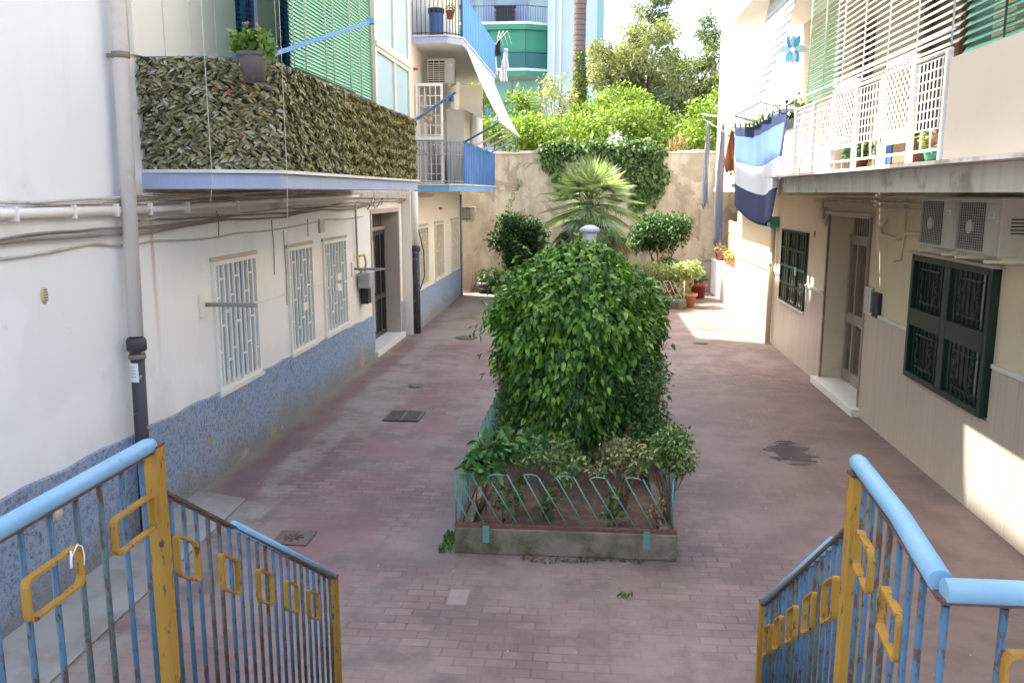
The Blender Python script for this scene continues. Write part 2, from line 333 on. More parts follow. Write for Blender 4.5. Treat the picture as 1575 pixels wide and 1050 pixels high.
M['navyarm'] = mk('navy_arm_paint', (.035, .085, .20), .45, .08, 5, bump=.03)
M['greenslat'] = mk('green_plastic_slats', (.33, .66, .43), .42, .06, 2, bump=.02)
M['deepslat'] = mk('deep_green_slats', (.05, .27, .16), .45, .08, 2, bump=.02)
M['whiteslat'] = mk('white_plastic_slats', (.70, .73, .72), .45, .06, 2, bump=.02)
M['cord'] = mk('pale_cord', (.62, .62, .55), .8, .05, 4, bump=0)
M['glassblue'] = mk_glass('frosted_blue_glass', (.42, .60, .70), .3, .08)
M['glassmilk'] = mk_glass('milky_pane', (.30, .42, .56), .3, .1)
M['glassdark'] = mk_glass('dark_glass', (.035, .035, .03), .08, .4)
M['glassgrey'] = mk_glass('grey_ribbed_glass', (.10, .085, .07), .25, .25)
M['panetan'] = mk_glass('tan_blind_pane', (.54, .47, .34), .5, .1)
M['rollbrown'] = mk('brown_interior', (.16, .115, .085), .8, .2, 3, bump=.1)
M['bluepanel'] = mk('blue_cloth_screen', (.06, .17, .46), .75, .1, 2, (.12, .26, .55), 2, (.5, .65), .5, .2, 25)
M['skybluepanel'] = mk('sky_blue_screen', (.10, .30, .60), .6, .08, 2, bump=.1)
M['iron'] = mk('dark_iron', (.07, .075, .085), .55, .15, 8, bump=.05)
M['greyiron'] = mk('grey_blue_iron', (.28, .31, .36), .5, .12, 8, bump=.05)
M['awning'] = mk('white_awning_cloth', (.74, .76, .75), .85, .04, 2, bump=.1)
M['teal'] = mk('teal_green_awning', (.06, .28, .18), .7, .08, 1.5, bump=.05)
M['tealrail'] = mk('teal_rail_screen', (.04, .16, .15), .7, .1, 1.5, bump=.05)
M['farblue'] = mk('pale_blue_render', (.48, .60, .69), .85, .04, .3, (.42, .53, .62), .5, (.5, .7), .5, .02)
M['paleteal'] = mk('pale_teal_render', (.24, .45, .45), .85, .06, .5, bump=.02)
M['orange'] = mk('orange_plastic', (.60, .13, .05), .6, .1, 5, bump=.02)
M['sticker'] = mk('white_sticker', (.75, .76, .73), .6, .03, 5, bump=0)
M['inkteal'] = mk('teal_ink', (.20, .42, .38), .6, .03, 5, bump=0)
M['bamboo'] = mk('bamboo_screen', (.50, .38, .18), .8, .15, 6, bump=.1)
M['bark'] = mk('bark', (.17, .125, .09), .9, .25, 10, bump=.5, bs=30, bd=.02)
M['palebark'] = mk('pale_bark', (.42, .32, .20), .85, .15, 10, bump=.3)
M['twig'] = mk('dry_twig', (.23, .15, .095), .9, .2, 12, bump=.2)
M['fibre'] = mk('palm_fibre', (.20, .115, .055), .95, .3, 18, bump=.6, bs=50)
def mat_palmtrunk():
    t = NT('ringed_palm_trunk'); x, y, z = t.xyz()
    r = t.math('PINGPONG', t.math('MULTIPLY_ADD', t.noise(2, 4), .12, z), .10); c = t.mix(t.noise(5, 6), (.17, .12, .115), (.27, .20, .185)); c = t.mix(t.maprange(r, .05, .0, 0, .8), c, (.10, .07, .07))
    t.bump(r, 1., .06); return t.fin(c, .9, 0, .2)
M['palmtrunk'] = mat_palmtrunk()
M['ficus'] = mk_leaf('ficus_leaves', [(0, (.025, .075, .016)), (.28, (.055, .16, .026)), (.58, (.12, .29, .036)), (.8, (.22, .43, .055)), (1, (.40, .58, .10))], .36, .36, .45)
M['box'] = mk_leaf('small_hedge_leaves', [(0, (.04, .10, .028)), (.5, (.08, .18, .042)), (.85, (.15, .27, .07)), (1, (.28, .38, .12))], .45, .3)
M['shrubdark'] = mk_leaf('dark_shrub_leaves', [(0, (.022, .065, .015)), (.5, (.045, .115, .024)), (.85, (.06, .15, .03)), (1, (.12, .22, .05))], .5, .3)
M['hedge'] = mk_leaf('sunny_hedge_leaves', [(0, (.10, .18, .028)), (.4, (.17, .28, .045)), (.8, (.26, .37, .065)), (1, (.38, .44, .10))], .5, .45, .35)
M['ivy'] = mk_leaf('ivy_leaves', [(0, (.06, .125, .038)), (.5, (.11, .21, .06)), (.85, (.18, .29, .085)), (1, (.28, .30, .13))], .45, .3)
M['olive'] = mk_leaf('olive_leaves', [(0, (.17, .21, .09)), (.5, (.29, .32, .14)), (.85, (.40, .42, .20)), (1, (.5, .48, .25))], .55, .45)
M['treedark'] = mk_leaf('dark_tree_leaves', [(0, (.09, .135, .06)), (.5, (.15, .20, .09)), (.9, (.23, .27, .13)), (1, (.34, .35, .19))], .55, .42)
M['palmleaf'] = mk_leaf('fan_palm_leaves', [(0, (.13, .225, .10)), (.5, (.25, .36, .19)), (.85, (.40, .50, .31)), (1, (.54, .57, .40))], .42, .4)
M['palmdry'] = mk_leaf('dry_palm_leaves', [(0, (.17, .17, .09)), (.5, (.25, .25, .14)), (1, (.36, .31, .18))], .6, .3)
M['dryleaf'] = mk_leaf('dry_leaves', [(0, (.22, .14, .07)), (.5, (.38, .27, .15)), (1, (.50, .42, .24))], .7, .3)
M['litter'] = mk_leaf('litter', [(0, (.05, .04, .02)), (.6, (.13, .10, .05)), (1, (.24, .20, .11))], .8, .2)
M['mixleaf'] = mk_leaf('shrub_leaves', [(0, (.04, .10, .03)), (.45, (.10, .20, .045)), (.8, (.21, .33, .085)), (1, (.42, .46, .20))], .42, .3)
M['broad'] = mk_leaf('broad_leaves', [(0, (.03, .11, .025)), (.6, (.06, .18, .036)), (1, (.12, .27, .05))], .35, .25)
M['geranium'] = mk_leaf('geranium_leaves', [(0, (.10, .20, .04)), (.5, (.17, .30, .06)), (1, (.27, .40, .10))], .5, .35)
M['varieg'] = mk_leaf('variegated_leaves', [(0, (.18, .26, .07)), (.5, (.34, .42, .15)), (1, (.54, .55, .28))], .5, .35)
M['petal'] = mk_leaf('pink_petals', [(0, (.5, .16, .22)), (.6, (.6, .32, .38)), (1, (.12, .03, .04))], .6, .3)
M['redpetal'] = mk_leaf('red_petals', [(0, (.5, .04, .05)), (1, (.65, .12, .10))], .6, .3)
M['camoA'] = mk_leaf('camouflage_strips', [(0, (.10, .105, .05)), (.2, (.20, .20, .095)), (.45, (.335, .31, .165)), (.7, (.47, .415, .25)), (.88, (.45, .42, .33)), (1, (.6, .6, .54))], .8, .15, .2, (1.6, (.80, .84, .72)))
M['camoB'] = mk_leaf('camouflage_strips_olive', [(0, (.11, .11, .045)), (.25, (.22, .21, .085)), (.55, (.36, .32, .135)), (.82, (.49, .44, .22)), (1, (.56, .53, .38))], .8, .15, .2, (2.0, (.80, .80, .66)))
M['netback'] = mk('net_mesh', (.055, .058, .036), .95, .3, 5, bump=.3)
M['navy'] = mk('navy_cloth', (.030, .045, .115), .9, .1, 3, bump=.1)
M['midblue'] = mk('mid_blue_cloth', (.13, .23, .52), .9, .06, 3, bump=.1)
M['whitecloth'] = mk('white_cloth', (.66, .68, .76), .9, .04, 3, bump=.1)
M['lilaccloth'] = mk('pale_lilac_cloth', (.50, .48, .54), .9, .05, 3, bump=.1)
M['rustcloth'] = mk('rust_cloth', (.42, .15, .06), .9, .1, 3, bump=.1)
M['blackcloth'] = mk('black_cloth', (.03, .03, .04), .9, .1, 3, bump=.1)
M['blueplastic'] = mk('blue_plastic', (.05, .13, .36), .45, .1, 4, bump=.02)
M['cyan'] = mk('cyan_plastic', (.10, .42, .72), .4, .05, 4, bump=.0)
M['wood'] = mk('brown_wood', (.26, .15, .08), .7, .15, 6, bump=.1)
M['roof'] = mk('roof_slab', (.45, .42, .38), .9, .1, 1)
M['picture'] = mk('brown_picture', (.32, .20, .12), .7, .35, 18, (.6, .5, .38), 14, (.5, .58), .8, 0)
M['gasyellow'] = mk('yellow_gas_pipe', (.55, .38, .10), .6, .1, 8, bump=.05)
M['greybox'] = mk('grey_meter_box', (.35, .37, .40), .55, .06, 6, bump=.03)
M['darkcover'] = mk('cast_cover', (.12, .105, .095), .7, .2, 20, (.24, .15, .10), 12, (.5, .65), .6, .3)
M['lampglass'] = mk_glass('lamp_globe', (.62, .63, .60), .3, .05)
M['lampcap'] = mk('lamp_cap', (.50, .54, .62), .5, .06, 6, bump=.03)
M['hill'] = mk('hazy_hill', (.22, .27, .30), .95, .1, .05, bump=0)
M['earth'] = mk('garden_earth', (.16, .13, .08), .95, .2, 1)

# ------------------------------------------------------------------ foliage helpers
def nrm(a): return a / (np.linalg.norm(a, axis=1, keepdims=True) + 1e-9)
def leaves(name, P, D, Nn, L, ratio, mat, parent=None, six=False, fold=.25, droop=.15):
    P = np.asarray(P, float); n = len(P); D = nrm(np.asarray(D, float)); Sd = nrm(np.cross(D, Nn)); Nn = np.cross(Sd, D)
    L = np.broadcast_to(np.asarray(L, float), (n,))[:, None]; W = L * ratio / 2
    dz = np.array([[0, 0, -1.]])
    if six:
        V = np.stack([P, P + D*L*.28 + Sd*W + Nn*W*fold, P + D*L*.62 + Sd*W*.78 + Nn*W*fold*.7 + dz*L*droop*.4, P + D*L + dz*L*droop,
                      P + D*L*.62 - Sd*W*.78 + Nn*W*fold*.7 + dz*L*droop*.4, P + D*L*.28 - Sd*W + Nn*W*fold], 1); k = 6; fc = np.array([[0, 1, 2, 3], [0, 3, 4, 5]])
    else:
        V = np.stack([P, P + D*L*.45 + Sd*W + Nn*W*fold, P + D*L + dz*L*droop, P + D*L*.45 - Sd*W + Nn*W*fold], 1); k = 4; fc = np.array([[0, 1, 2], [0, 2, 3]])
    F = (np.arange(n)[:, None, None] * k + fc[None]); fl = fc.shape[1]
    me = bpy.data.meshes.new(name); me.vertices.add(n*k); me.vertices.foreach_set('co', V.reshape(-1))
    me.loops.add(n*2*fl); me.loops.foreach_set('vertex_index', F.reshape(-1).astype(np.int32))
    me.polygons.add(n*2); me.polygons.foreach_set('loop_start', np.arange(0, n*2*fl, fl, dtype=np.int32))
    me.update(calc_edges=True); me.materials.append(mat)
    off = Vector((0, 0, 0))
    if parent is None:
        lo, hi = V.reshape(-1, 3).min(0), V.reshape(-1, 3).max(0); off = Vector(((lo[0]+hi[0])/2, (lo[1]+hi[1])/2, lo[2]))
        me.vertices.foreach_set('co', (V - np.array(off)).reshape(-1))
    return link(name, me, parent, off)
def rv(n): return nrm(rng.normal(size=(n, 3)))
def ell(c, r, n, shell=.4, flat=0):
    """points in the outer shell of an ellipsoid, with outward normals"""
    u = rv(n); rad = 1 - shell * rng.random(n)**1.6
    lump = 1 + .10*np.sin(u[:, 0]*7+c[0]*3) * np.sin(u[:, 1]*6+c[1]) + .08*np.sin(u[:, 2]*9+u[:, 0]*5)
    return np.array(c) + u * (rad * lump)[:, None] * np.array(r), nrm(u / np.array(r))
def clumps(cs, n, shell=.5):
    """cs: list of (centre, radii); leaf positions shared out by surface"""
    wts = np.array([r[0]*r[2] + r[1]*r[2] + r[0]*r[1] for c, r in cs]); wts = wts / wts.sum(); P = []; N = []
    for (c, r), k in zip(cs, (wts*n).astype(int)):
        p, q = ell(c, r, max(k, 4), shell); P.append(p); N.append(q)
    return np.concatenate(P), np.concatenate(N)
def sub_clumps(c, r, k, rs):
    """k small ellipsoids spread through the volume of a big one"""
    out = []
    for i in range(k):
        u = rv(1)[0] * rng.random()**.45; s = rs * rng.uniform(.7, 1.35)
        out.append(((c[0]+u[0]*r[0], c[1]+u[1]*r[1], c[2]+u[2]*r[2]), (s, s, s*rng.uniform(.6, .9))))
    return out
def foliage(name, cs, n, L, ratio, mat, parent, out=.6, up=0., rnd=.7, shell=.5, six=False, droop=.15):
    P, N = clumps(cs, n, shell); k = len(P)
    D = N*out + rv(k)*rnd + np.array([0, 0, up]); Nn = N + rv(k)*.6 + np.array([0, 0, .4])
    return leaves(name, P, D, Nn, L * rng.uniform(.65, 1.25, k), ratio, mat, parent, six, droop=droop)
def limb(mb, p, q, r0, r1, n=6, wob=.1, steps=6):
    p, q = Vector(p), Vector(q); ln = (q - p).length; pts = []
    for i in range(steps+1):
        t = i/steps; o = Vector((random.uniform(-1, 1), random.uniform(-1, 1), random.uniform(-.4, .4))) * ln * wob * (0 if i in (0, steps) else 1) * .5
        pts.append(p.lerp(q, t) + o)
    mb.tube(pts, [r0 + (r1-r0)*i/steps for i in range(steps+1)], n); return pts


# ================================================================== SETTING
XL, XF, XR = -4.07, -3.88, 3.82          # wall planes: near left, far left, right
YB = 27.2                                 # the old wall at the end
g = MB(); N = 60
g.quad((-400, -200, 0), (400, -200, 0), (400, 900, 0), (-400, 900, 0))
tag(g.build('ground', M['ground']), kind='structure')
g = MB(); g.prism([(XL, 1.0), (-3.38, 1.0), (-3.40, 5.0), (-3.43, 7.0), (-3.46, 7.95), (XL, 8.15)], .004, .022)
tag(g.build('pavement', M['concrete'], bevel=.006), kind='structure')
g = MB(); g.box(-30, YB + .35, 0, 40, 60, 3.7); tag(g.build('terrain', M['earth']), kind='structure')

# stairs down from the landing (only their railings reach into the picture)
st = MB(); st.box(-1.5, -2.5, 0, 3.4, 2.62, 1.25)
for i in range(6): st.box(-1.5, 2.62 + i*.30, 0, .98, 2.92 + i*.30, 1.25 - (i+1)*.178)
tag(st.build('stairs', M['concrete'], bevel=.01), kind='structure')

# ------------------------------------------------------------------ near left apartment building
LB = empty('apartment_building', (-8, 10, 0), 'long white apartment block with blue roughcast base, barred windows and netted balcony on the left', 'building')
wl = [(8.80, 10.0, .91, 2.36), (11.10, 12.12, .91, 2.36), (12.64, 13.87, .91, 2.36), (15.62, 17.86, 0, 2.72)]
up1 = [(9.80, 10.5, 3.32, 5.62), (11.22, 12.1, 3.32, 5.62)]
wb = MB(); wall_panel(wb, XL, -1, 2.0, 18.22, 0, 7.4, wl + up1, .45)
wb.box(-12, 2.0, 0, XL - .45, 18.22, 13.5)
wb.box(-12, -3.0, 7.4, XL, 9.6, 16.2); wb.box(-12, 9.6, 7.4, XL, 11.9, 13.47); wb.box(-12, 11.9, 7.4, XL, 18.22, 14.7); wb.box(-12, 18.22, 8.76, XL, 20.9, 14.7)  # unseen upper blocks, roof heights stepped to shape the sun patches opposite
wb.build('wall', M['white'], LB)
pl = MB()
for a, b in ((2.0, 15.58), (17.9, 18.2)):
    pl = MB()
    n = max(2, int((b-a)/.25)); ys = [a + (b-a)*i/n for i in range(n+1)]
    for i in range(n):
        t0, t1 = .95 - (ys[i]-7)*.0185, .95 - (ys[i+1]-7)*.0185
        t0 += .012*math.sin(ys[i]*7.1) * (i > 0); t1 += .012*math.sin(ys[i+1]*7.1) * (i < n-1)
        x0 = XL + .022
        pl.quad((x0, ys[i], .0), (x0, ys[i+1], .0), (x0, ys[i+1], t1), (x0, ys[i], t0)); pl.quad((x0, ys[i], t0), (x0, ys[i+1], t1), (XL, ys[i+1], t1+.012), (XL, ys[i], t0+.012))
    pl.quad((XL, b, 0), (XL+.022, b, 0), (XL+.022, b, t1), (XL, b, t1)); pl.quad((XL, a, 0), (XL+.022, a, 0), (XL+.022, a, .9), (XL, a, .9))
    pl.build('plinth', M['stucco'], LB)
def barred_window(parent, X, dx, a, b, c, d, nb, frame_m, pane_m, hatch=None, lab=None, sill=True):
    """grille of staggered cross pieces in front of a recessed pane"""
    gx = X - dx*.012; win = MB()
    win.box(X + dx*.16, a, c, X + dx*.19, b, d); wn = win.build('window', pane_m, parent)
    if lab: wn['label'] = lab
    fr = MB(); t = .045
    for q in ((a, a+t, c, d), (b-t, b, c, d), (a+t, b-t, d-t, d), (a+t, b-t, c, c+t)): fr.box(gx - dx*.022, q[0], q[2], gx + dx*.03, q[1], q[3])
    ys = [a + (b-a)*(i+1)/(nb+1) for i in range(nb)]
    fr.mi = 0
    for y in ys: fr.box(gx - dx*.012, y-.014, c+t, gx + dx*.012, y+.014, d-t)
    e = [a+t] + ys + [b-t]; lev = [.18, .5, .82] if d - c > 1 else [.5]
    for i in range(len(e)-1):
        for k, f in enumerate([(.30, .72), (.50, .86), (.22, .60)][i % 3]): z = c + (d-c)*f; fr.box(gx - dx*.010, e[i], z-.011, gx + dx*.010, e[i+1], z+.011)
    if hatch:
        for f in hatch: ym = a + (b-a)*.62; fr.box(gx - dx*.018, ym-.10, c+(d-c)*f-.055, gx + dx*.01, ym+.10, c+(d-c)*f+.055)
    fr.build('grille', frame_m, wn)
    sl_ = MB(); sl_.box(X - dx*.05, a-.04, c-.045, X + dx*.05, b+.04, c-.002); sl_.build('sill', M['marble'], wn)
    hd = MB(); hd.box(X - dx*.032, a-.03, d+.002, X + dx*.02, b+.03, d+.045); hd.build('lintel', M['jambgrey'], wn)
barred_window(LB, XL, -1, *wl[0], 8, M['whitemetal'], M['glassmilk'])
barred_window(LB, XL, -1, *wl[1], 6, M['whitemetal'], M['glassmilk'], (.40,))
barred_window(LB, XL, -1, *wl[2], 7, M['whitemetal'], M['glassmilk'], (.46, .58))
# entrance door, recessed
dr = MB(); X0 = XL - .34
dr.box(X0-.02, 15.64, .12, X0, 17.84, 2.70); D = dr.build('door', M['glassdark'], LB)
f = MB()
for y in (15.66, 16.30, 16.72, 16.80, 17.42, 17.80): f.box(X0 + .001, y-.035, .12, X0 + .05, y+.035, 2.32)
for z in (.16, .95, 2.28): f.box(X0 + .002, 15.69, z-.05, X0 + .045, 17.77, z+.05)
f.build('door_frame', M['darkdoor'], D)
f = MB(); f.box(X0+.05, 16.735, .3, X0+.075, 16.785, 2.15); f.build('closing_strip', M['alu'], D)
f = MB(); f.tube([(X0+.05, 16.24, 1.05), (X0+.11, 16.24, 1.05), (X0+.11, 16.40, 1.05)], .015, 8); f.build('handle', M['alu'], D)
tr = MB()
for i in range(14): tr.box(X0+.012, 15.7+i*.155, 2.36, X0+.03, 15.712+i*.155, 2.70)
tr.box(X0 + .003, 15.66, 2.335, X0+.06, 17.8, 2.40); tr.build('transom_grille', M['bronze'], D)
f = MB(); f.box(X0+.052, 16.745, 1.40, X0+.058, 16.86, 1.78); f.build('notice', M['sticker'], D)
j = MB(); j.box(XL-.44, 17.845, .117, XL+.02, 17.93, 2.70); j.build('door_jamb', M['jambgrey'], LB); j = MB(); j.box(XL-.44, 15.55, .117, XL+.02, 15.635, 2.70); j.build('door_jamb', M['jambgrey'], LB); j = MB(); j.box(XL-.44, 15.55, 2.702, XL+.02, 17.93, 2.79); j.build('door_lintel', M['jambgrey'], LB)
j = MB(); j.box(XL-.44, 15.52, .0, XL+.10, 17.95, .115); j.build('threshold', M['marble'], LB, bevel=.008)
# first-floor cladding and louvred shutters
for i in range(4): c = MB(); c.box(XL+.004, 7.45 + i*.57, 4.30, XL+.05, 8.0 + i*.57, 6.9); c.build('cladding_panel', M['panelcream'], LB, bevel=.004)
for a, b in ((9.82, 10.16), (10.17, 10.5), (11.24, 11.66), (11.67, 12.08)):
    s = MB(); X1 = XL - .06
    for q in ((a, a+.05), (b-.05, b)): s.box(X1-.03, q[0], 3.34, X1+.02, q[1], 5.60)
    for z in (3.36, 4.42, 5.52): s.box(X1-.028, a+.05, z, X1+.018, b-.05, z+.08)
    z = 3.46
    while z < 5.50: s.bar((X1-.005, a+.05, z), (X1-.005, b-.05, z), .045, .008, (.6, 0, .8)); z += .055
    s.build('shutter', M['shutter'], LB)
for a, b in ((9.8, 10.5), (11.22, 12.1)): s = MB(); s.box(XL-.3, a, 3.33, XL-.28, b, 5.61); s.build('window', M['glassdark'], LB)
# balcony: chamfered slab, rail and fascia
XB = -2.9; YB0, YB1 = 7.55, 14.2
bp = [(XL, YB0-.05), (-3.42, YB0-.02), (XB, YB0+.30), (XB, YB1), (XL, YB1)]
s = MB(); s.prism(bp, 3.13, 3.27); s.build('balcony_slab', M['soffit'], LB)
def offs(poly, d):
    out = []; n = len(poly)
    for i in range(n):
        p0, p1, p2 = [Vector(poly[(i+k) % n]) for k in (-1, 0, 1)]
        a, b = (p1-p0).normalized(), (p2-p1).normalized(); na, nb = Vector((a.y, -a.x)), Vector((b.y, -b.x)); m = (na+nb).normalized(); out.append(tuple(p1 + m * d / max(.4, m.dot(na))))
    return out
s = MB(); op = offs(bp, .012)
s.prism([bp[0], op[1], op[2], op[3], bp[4], bp[3], bp[2], bp[1]][:4] + [bp[4]], 3.135, 3.268)
s.f = [f_ for f_ in s.f if len(f_) == 4]; s.m = s.m[:len(s.f)]; s.sm = s.sm[:len(s.f)]; s.build('balcony_fascia', M['fascia'], LB)
s = MB(); op = offs(bp, .05); s.prism([bp[0], op[1], op[2], op[3], bp[4]], 3.274, 3.305); s.build('balcony_floor', M['marble'], LB)
rail = MB(); rp = [(XL+.02, YB0+.03), (-3.44, YB0+.05), (XB-.04, YB0+.36), (XB-.04, YB1-.04), (XL+.02, YB1-.04)]
rail.tube([(x, y, 4.28) for x, y in rp], .02, 8)
for i in range(4):
    p, q = Vector(rp[i]), Vector(rp[i+1]); n = max(2, int((q-p).length/.12))
    for k in range(n+1): v = p.lerp(q, k/n); rail.tube([(v.x, v.y, 3.30), (v.x, v.y, 4.28)], .007, 5)
rail.build('balcony_railing', M['navyarm'], LB)
s = MB(); s.box(XL, 7.4, 7.15, XB, 14.6, 7.33); s.build('upper_balcony_slab', M['soffit'], LB)
# veranda of frosted panes at the end of the balcony
vg = MB()
for a, b in ((11.95, 12.98), (13.10, 14.02)): vg.box(-3.0, a, 3.35, -2.985, b, 5.02); vg.box(-3.0, a, 5.2, -2.985, b, 7.1)
V = vg.build('veranda_glazing', M['glassblue'], LB)
vf = MB()
for y in (11.88, 13.04, 14.08): vf.box(-3.02, y-.055, 3.31, -2.955, y+.055, 7.15)
vf.box(-3.018, 11.93, 5.02, -2.95, 14.03, 5.2); vf.box(-3.018, 11.93, 3.31, -2.957, 14.03, 3.36); vf.box(-2.955, 11.83, 5.08, -2.93, 14.10, 5.14)
vf.build('veranda_frame', M['creammetal'], V)
s = MB(); s.box(XL, 14.10, 3.31, -2.975, 14.17, 7.15); s.build('veranda_side', M['lightwall'], LB)
# junction boxes on the wall below the balcony
s = MB(); s.box(XL+.003, 12.0, 2.48, XL+.02, 12.35, 2.72); s.build('junction_box', M['sticker'], LB); s = MB(); s.box(XL+.003, 12.5, 2.50, XL+.035, 12.72, 2.70); s.build('junction_box', M['ac'], LB)

# camouflage netting on the balcony rail
net = empty('camouflage_netting', (-3.2, 10.5, 3.3), 'camouflage leaf netting in olive and tan tied round the left balcony rail', 'netting')
bk = MB()
for i in range(3):
    p, q = Vector(rp[i]), Vector(rp[i+1]); nv = Vector(((q-p).y, -(q-p).x)).normalized()*.03; p += nv; q += nv
    bk.quad((p.x, p.y, 3.31), (q.x, q.y, 3.31), (q.x, q.y, 4.27), (p.x, p.y, 4.27))
bk.build('mesh_backing', M['netback'], net)
def strips(p, q, n, L, mat, horiz, name):
    p, q = Vector(p), Vector(q); d = (q-p); nv = Vector((d.y, -d.x)).normalized(); t = rng.random(n); z = 3.32 + .97*rng.random(n)
    bulge = .035 + .02*rng.random(n) + .02*np.sin(z*17 + t*31)*np.sin(t*d.length*5)
    P = np.stack([p.x + d.x*t + nv.x*bulge, p.y + d.y*t + nv.y*bulge, z], 1); dn = np.array([d.normalized().x, d.normalized().y, 0]); nn = np.array([nv.x, nv.y, 0])
    row = np.sign(np.sin((z+.025*np.sin(t*23)+.02*np.sin(t*61))*2*PI/.15)); D = dn*(row*.9)[:, None] + np.array([0, 0, -.35]) + rv(n)*(.42 if not horiz else .22) + nn*.22
    leaves(name, P, D, nn + rv(n)*.38 + np.array([0, 0, .75]), L*rng.uniform(.6, 1.4, n), .42, mat, net, True, .3, .2)
strips(rp[0], rp[1], 1700, .066, M['camoA'], False, 'netting_strips')
strips(rp[1], rp[2], 1600, .066, M['camoA'], False, 'netting_strips')
mid = (XB-.04, 10.0)
strips(rp[2], mid, 5600, .062, M['camoA'], False, 'netting_strips')
strips(mid, rp[3], 9500, .052, M['camoB'], True, 'netting_strips')
P = np.array([(-3.10 + random.uniform(-.3, .2), 7.76 + random.uniform(-.15, .1), random.choice((3.45, 3.6, 4.02)) + random.uniform(-.06, .06)) for _ in range(12)]); P[:, 1] -= .06
leaves('red_flowers', P, rv(12) + np.array([0, -.3, 0]), rv(12) + np.array([.5, -1, 0]), .06, .8, M['redpetal'], net)

# geranium in a grey pot clipped on the rail
pot = empty('potted_plant', (-3.0, 7.62, 4.05), 'leafy geranium in a grey plastic pot clipped on the netted balcony rail', 'potted plant')
b = MB(); b.lathe([(.0, 0), (.085, 0), (.125, .20), (.125, .205), (.14, .21), (.14, .245), (.125, .247), (.118, .21), (0, .2)], (-2.96, 7.48, 4.06), 24); b.build('pot', M['greypot'], pot)
foliage('foliage', [((-2.96, 7.48, 4.40), (.17, .17, .11)), ((-2.90, 7.46, 4.37), (.12, .13, .10)), ((-3.05, 7.5, 4.36), (.10, .1, .09)), ((-2.86, 7.5, 4.32), (.1, .1, .08))], 520, .055, .95, M['geranium'], pot, .5, .3, .7, .8, True)
P = np.array([(-3.11, 7.46, 4.41), (-2.99, 7.45, 4.53), (-2.90, 7.44, 4.52), (-2.88, 7.44, 4.48)]); P = np.repeat(P, 7, 0) + rng.normal(size=(28, 3))*.02
leaves('flowers', P, rv(28), rv(28), .03, .9, M['petal'], pot)

# blind, arms, strings
def blind(name, X, y0, y1, z0, z1, pitch, depth, tilt, m, cords, label, cordm, dx=1, weight=None):
    e = empty(name, (X, (y0+y1)/2, z0), label, 'blind'); s = MB(); z = z0
    while z < z1:
        s.bar((X, y0, z), (X, y1, z), depth, .006, (math.sin(tilt)*dx, 0, math.cos(tilt))); z += pitch
    s.build('slats', m, e); k = MB()
    for y in cords: k.tube([(X + dx*.03, y, z0-.02), (X + dx*.03, y, z1)], .008, 5)
    k.build('cords', cordm, e)
    if weight:
        k = MB(); k.box(X-.02, weight[0], z0-.12, X+.03, weight[1], z0-.01); k.build('bottom_rail', M['netback'], e)
    return e
blind('window_blind', -3.02, 8.62, 11.80, 4.36, 7.15, .040, .042, 1.1, M['greenslat'], [8.64, 9.0, 9.7, 10.0, 10.7, 11.2, 11.78], 'long pale green slatted blind hung above the netted balcony on the left', M['cord'], 1, (8.7, 10.9))
a = MB(); a.bar((-2.93, 7.55, 4.26), (-2.35, 9.2, 4.87), .05, .035); a.box(-2.38, 9.17, 4.85, -2.30, 9.24, 4.91)
a.build('awning_arm', M['bluearm'], LB, bevel=.004)
a = MB(); a.bar((-2.93, 14.1, 4.24), (-2.32, 14.75, 4.77), .05, .04); a.lathe([(0, 0), (.05, 0), (.05, .09), (0, .09)], (-2.38, 14.7, 4.62), 10)
a.build('awning_arm', M['navyarm'], LB, bevel=.004)
for pts, lab in (([(-3.42, 7.5, 7.1), (-3.40, 7.48, 4.3), (-3.36, 7.40, 3.2), (-3.40, 7.42, 3.0)], 'pinkish cord dangling in front of the balcony corner by the white downpipe'),
                 ([(-2.80, 7.75, 7.2), (-2.79, 7.72, 4.6), (-2.78, 7.70, 3.2), (-2.84, 7.75, 2.35)], 'thin green cord hanging past the netting beside the grey pot'),
                 ([(-2.93, 7.95, 7.2), (-2.93, 8.0, 4.3)], 'white cord drawn taut from upper floor to the rail behind the geranium')):
    a = MB(); a.tube(pts, .0032, 5); tag(a.build('cord', M['cord']), lab, 'cord')

# downpipes
p = empty('downpipe', (-3.95, 7.15, 0), 'tall white downpipe with a black cast iron foot beside the netted balcony', 'downpipe')
b = MB(); b.tube([(-3.95, 6.98, 1.86), (-3.95, 7.44, 12)], .064, 16); b.build('pipe', M['pvc'], p)
b = MB(); b.tube([(-3.95, 6.92, 0), (-3.95, 6.98, 1.80)], .060, 16); b.lathe([(.062, 0), (.085, .02), (.085, .10), (.075, .12), (.064, .13)], (-3.95, 6.98, 1.72), 18); b.build('cast_foot', M['castiron'], p)
b = MB(); b.lathe([(.066, 0), (.073, 0), (.073, .05), (.066, .05)], (-3.95, 7.085, 4.21), 16); b.box(-4.07, 7.07, 4.22, -4.0, 7.10, 4.25); b.lathe([(.066, 0), (.073, 0), (.073, .04), (.066, .04)], (-3.95, 6.977, 1.66), 16); b.build('pipe_bracket', M['cabledark'], p)
b = MB()
for k in range(6): a0, a1 = [-2.35 + .22*i for i in (k, k+1)]; r = .0665; b.quad(*[(-3.95+r*math.cos(a), 6.973+r*math.sin(a), z) for a, z in ((a0, 1.46), (a1, 1.46), (a1, 1.63), (a0, 1.63))])
stk = b.build('sticker', M['sticker'], p); b = MB()
for i in range(4):
    for k in range(4): a0, a1 = -2.2 + .22*k, -2.2 + .22*k + (.16 if i < 3 else .1); r = .0672; b.quad(*[(-3.95+r*math.cos(a), 6.973+r*math.sin(a), z) for a, z in ((a0, 1.505+i*.028), (a1, 1.505+i*.028), (a1, 1.515+i*.028), (a0, 1.515+i*.028))])
b.build('print', M['inkteal'], stk)
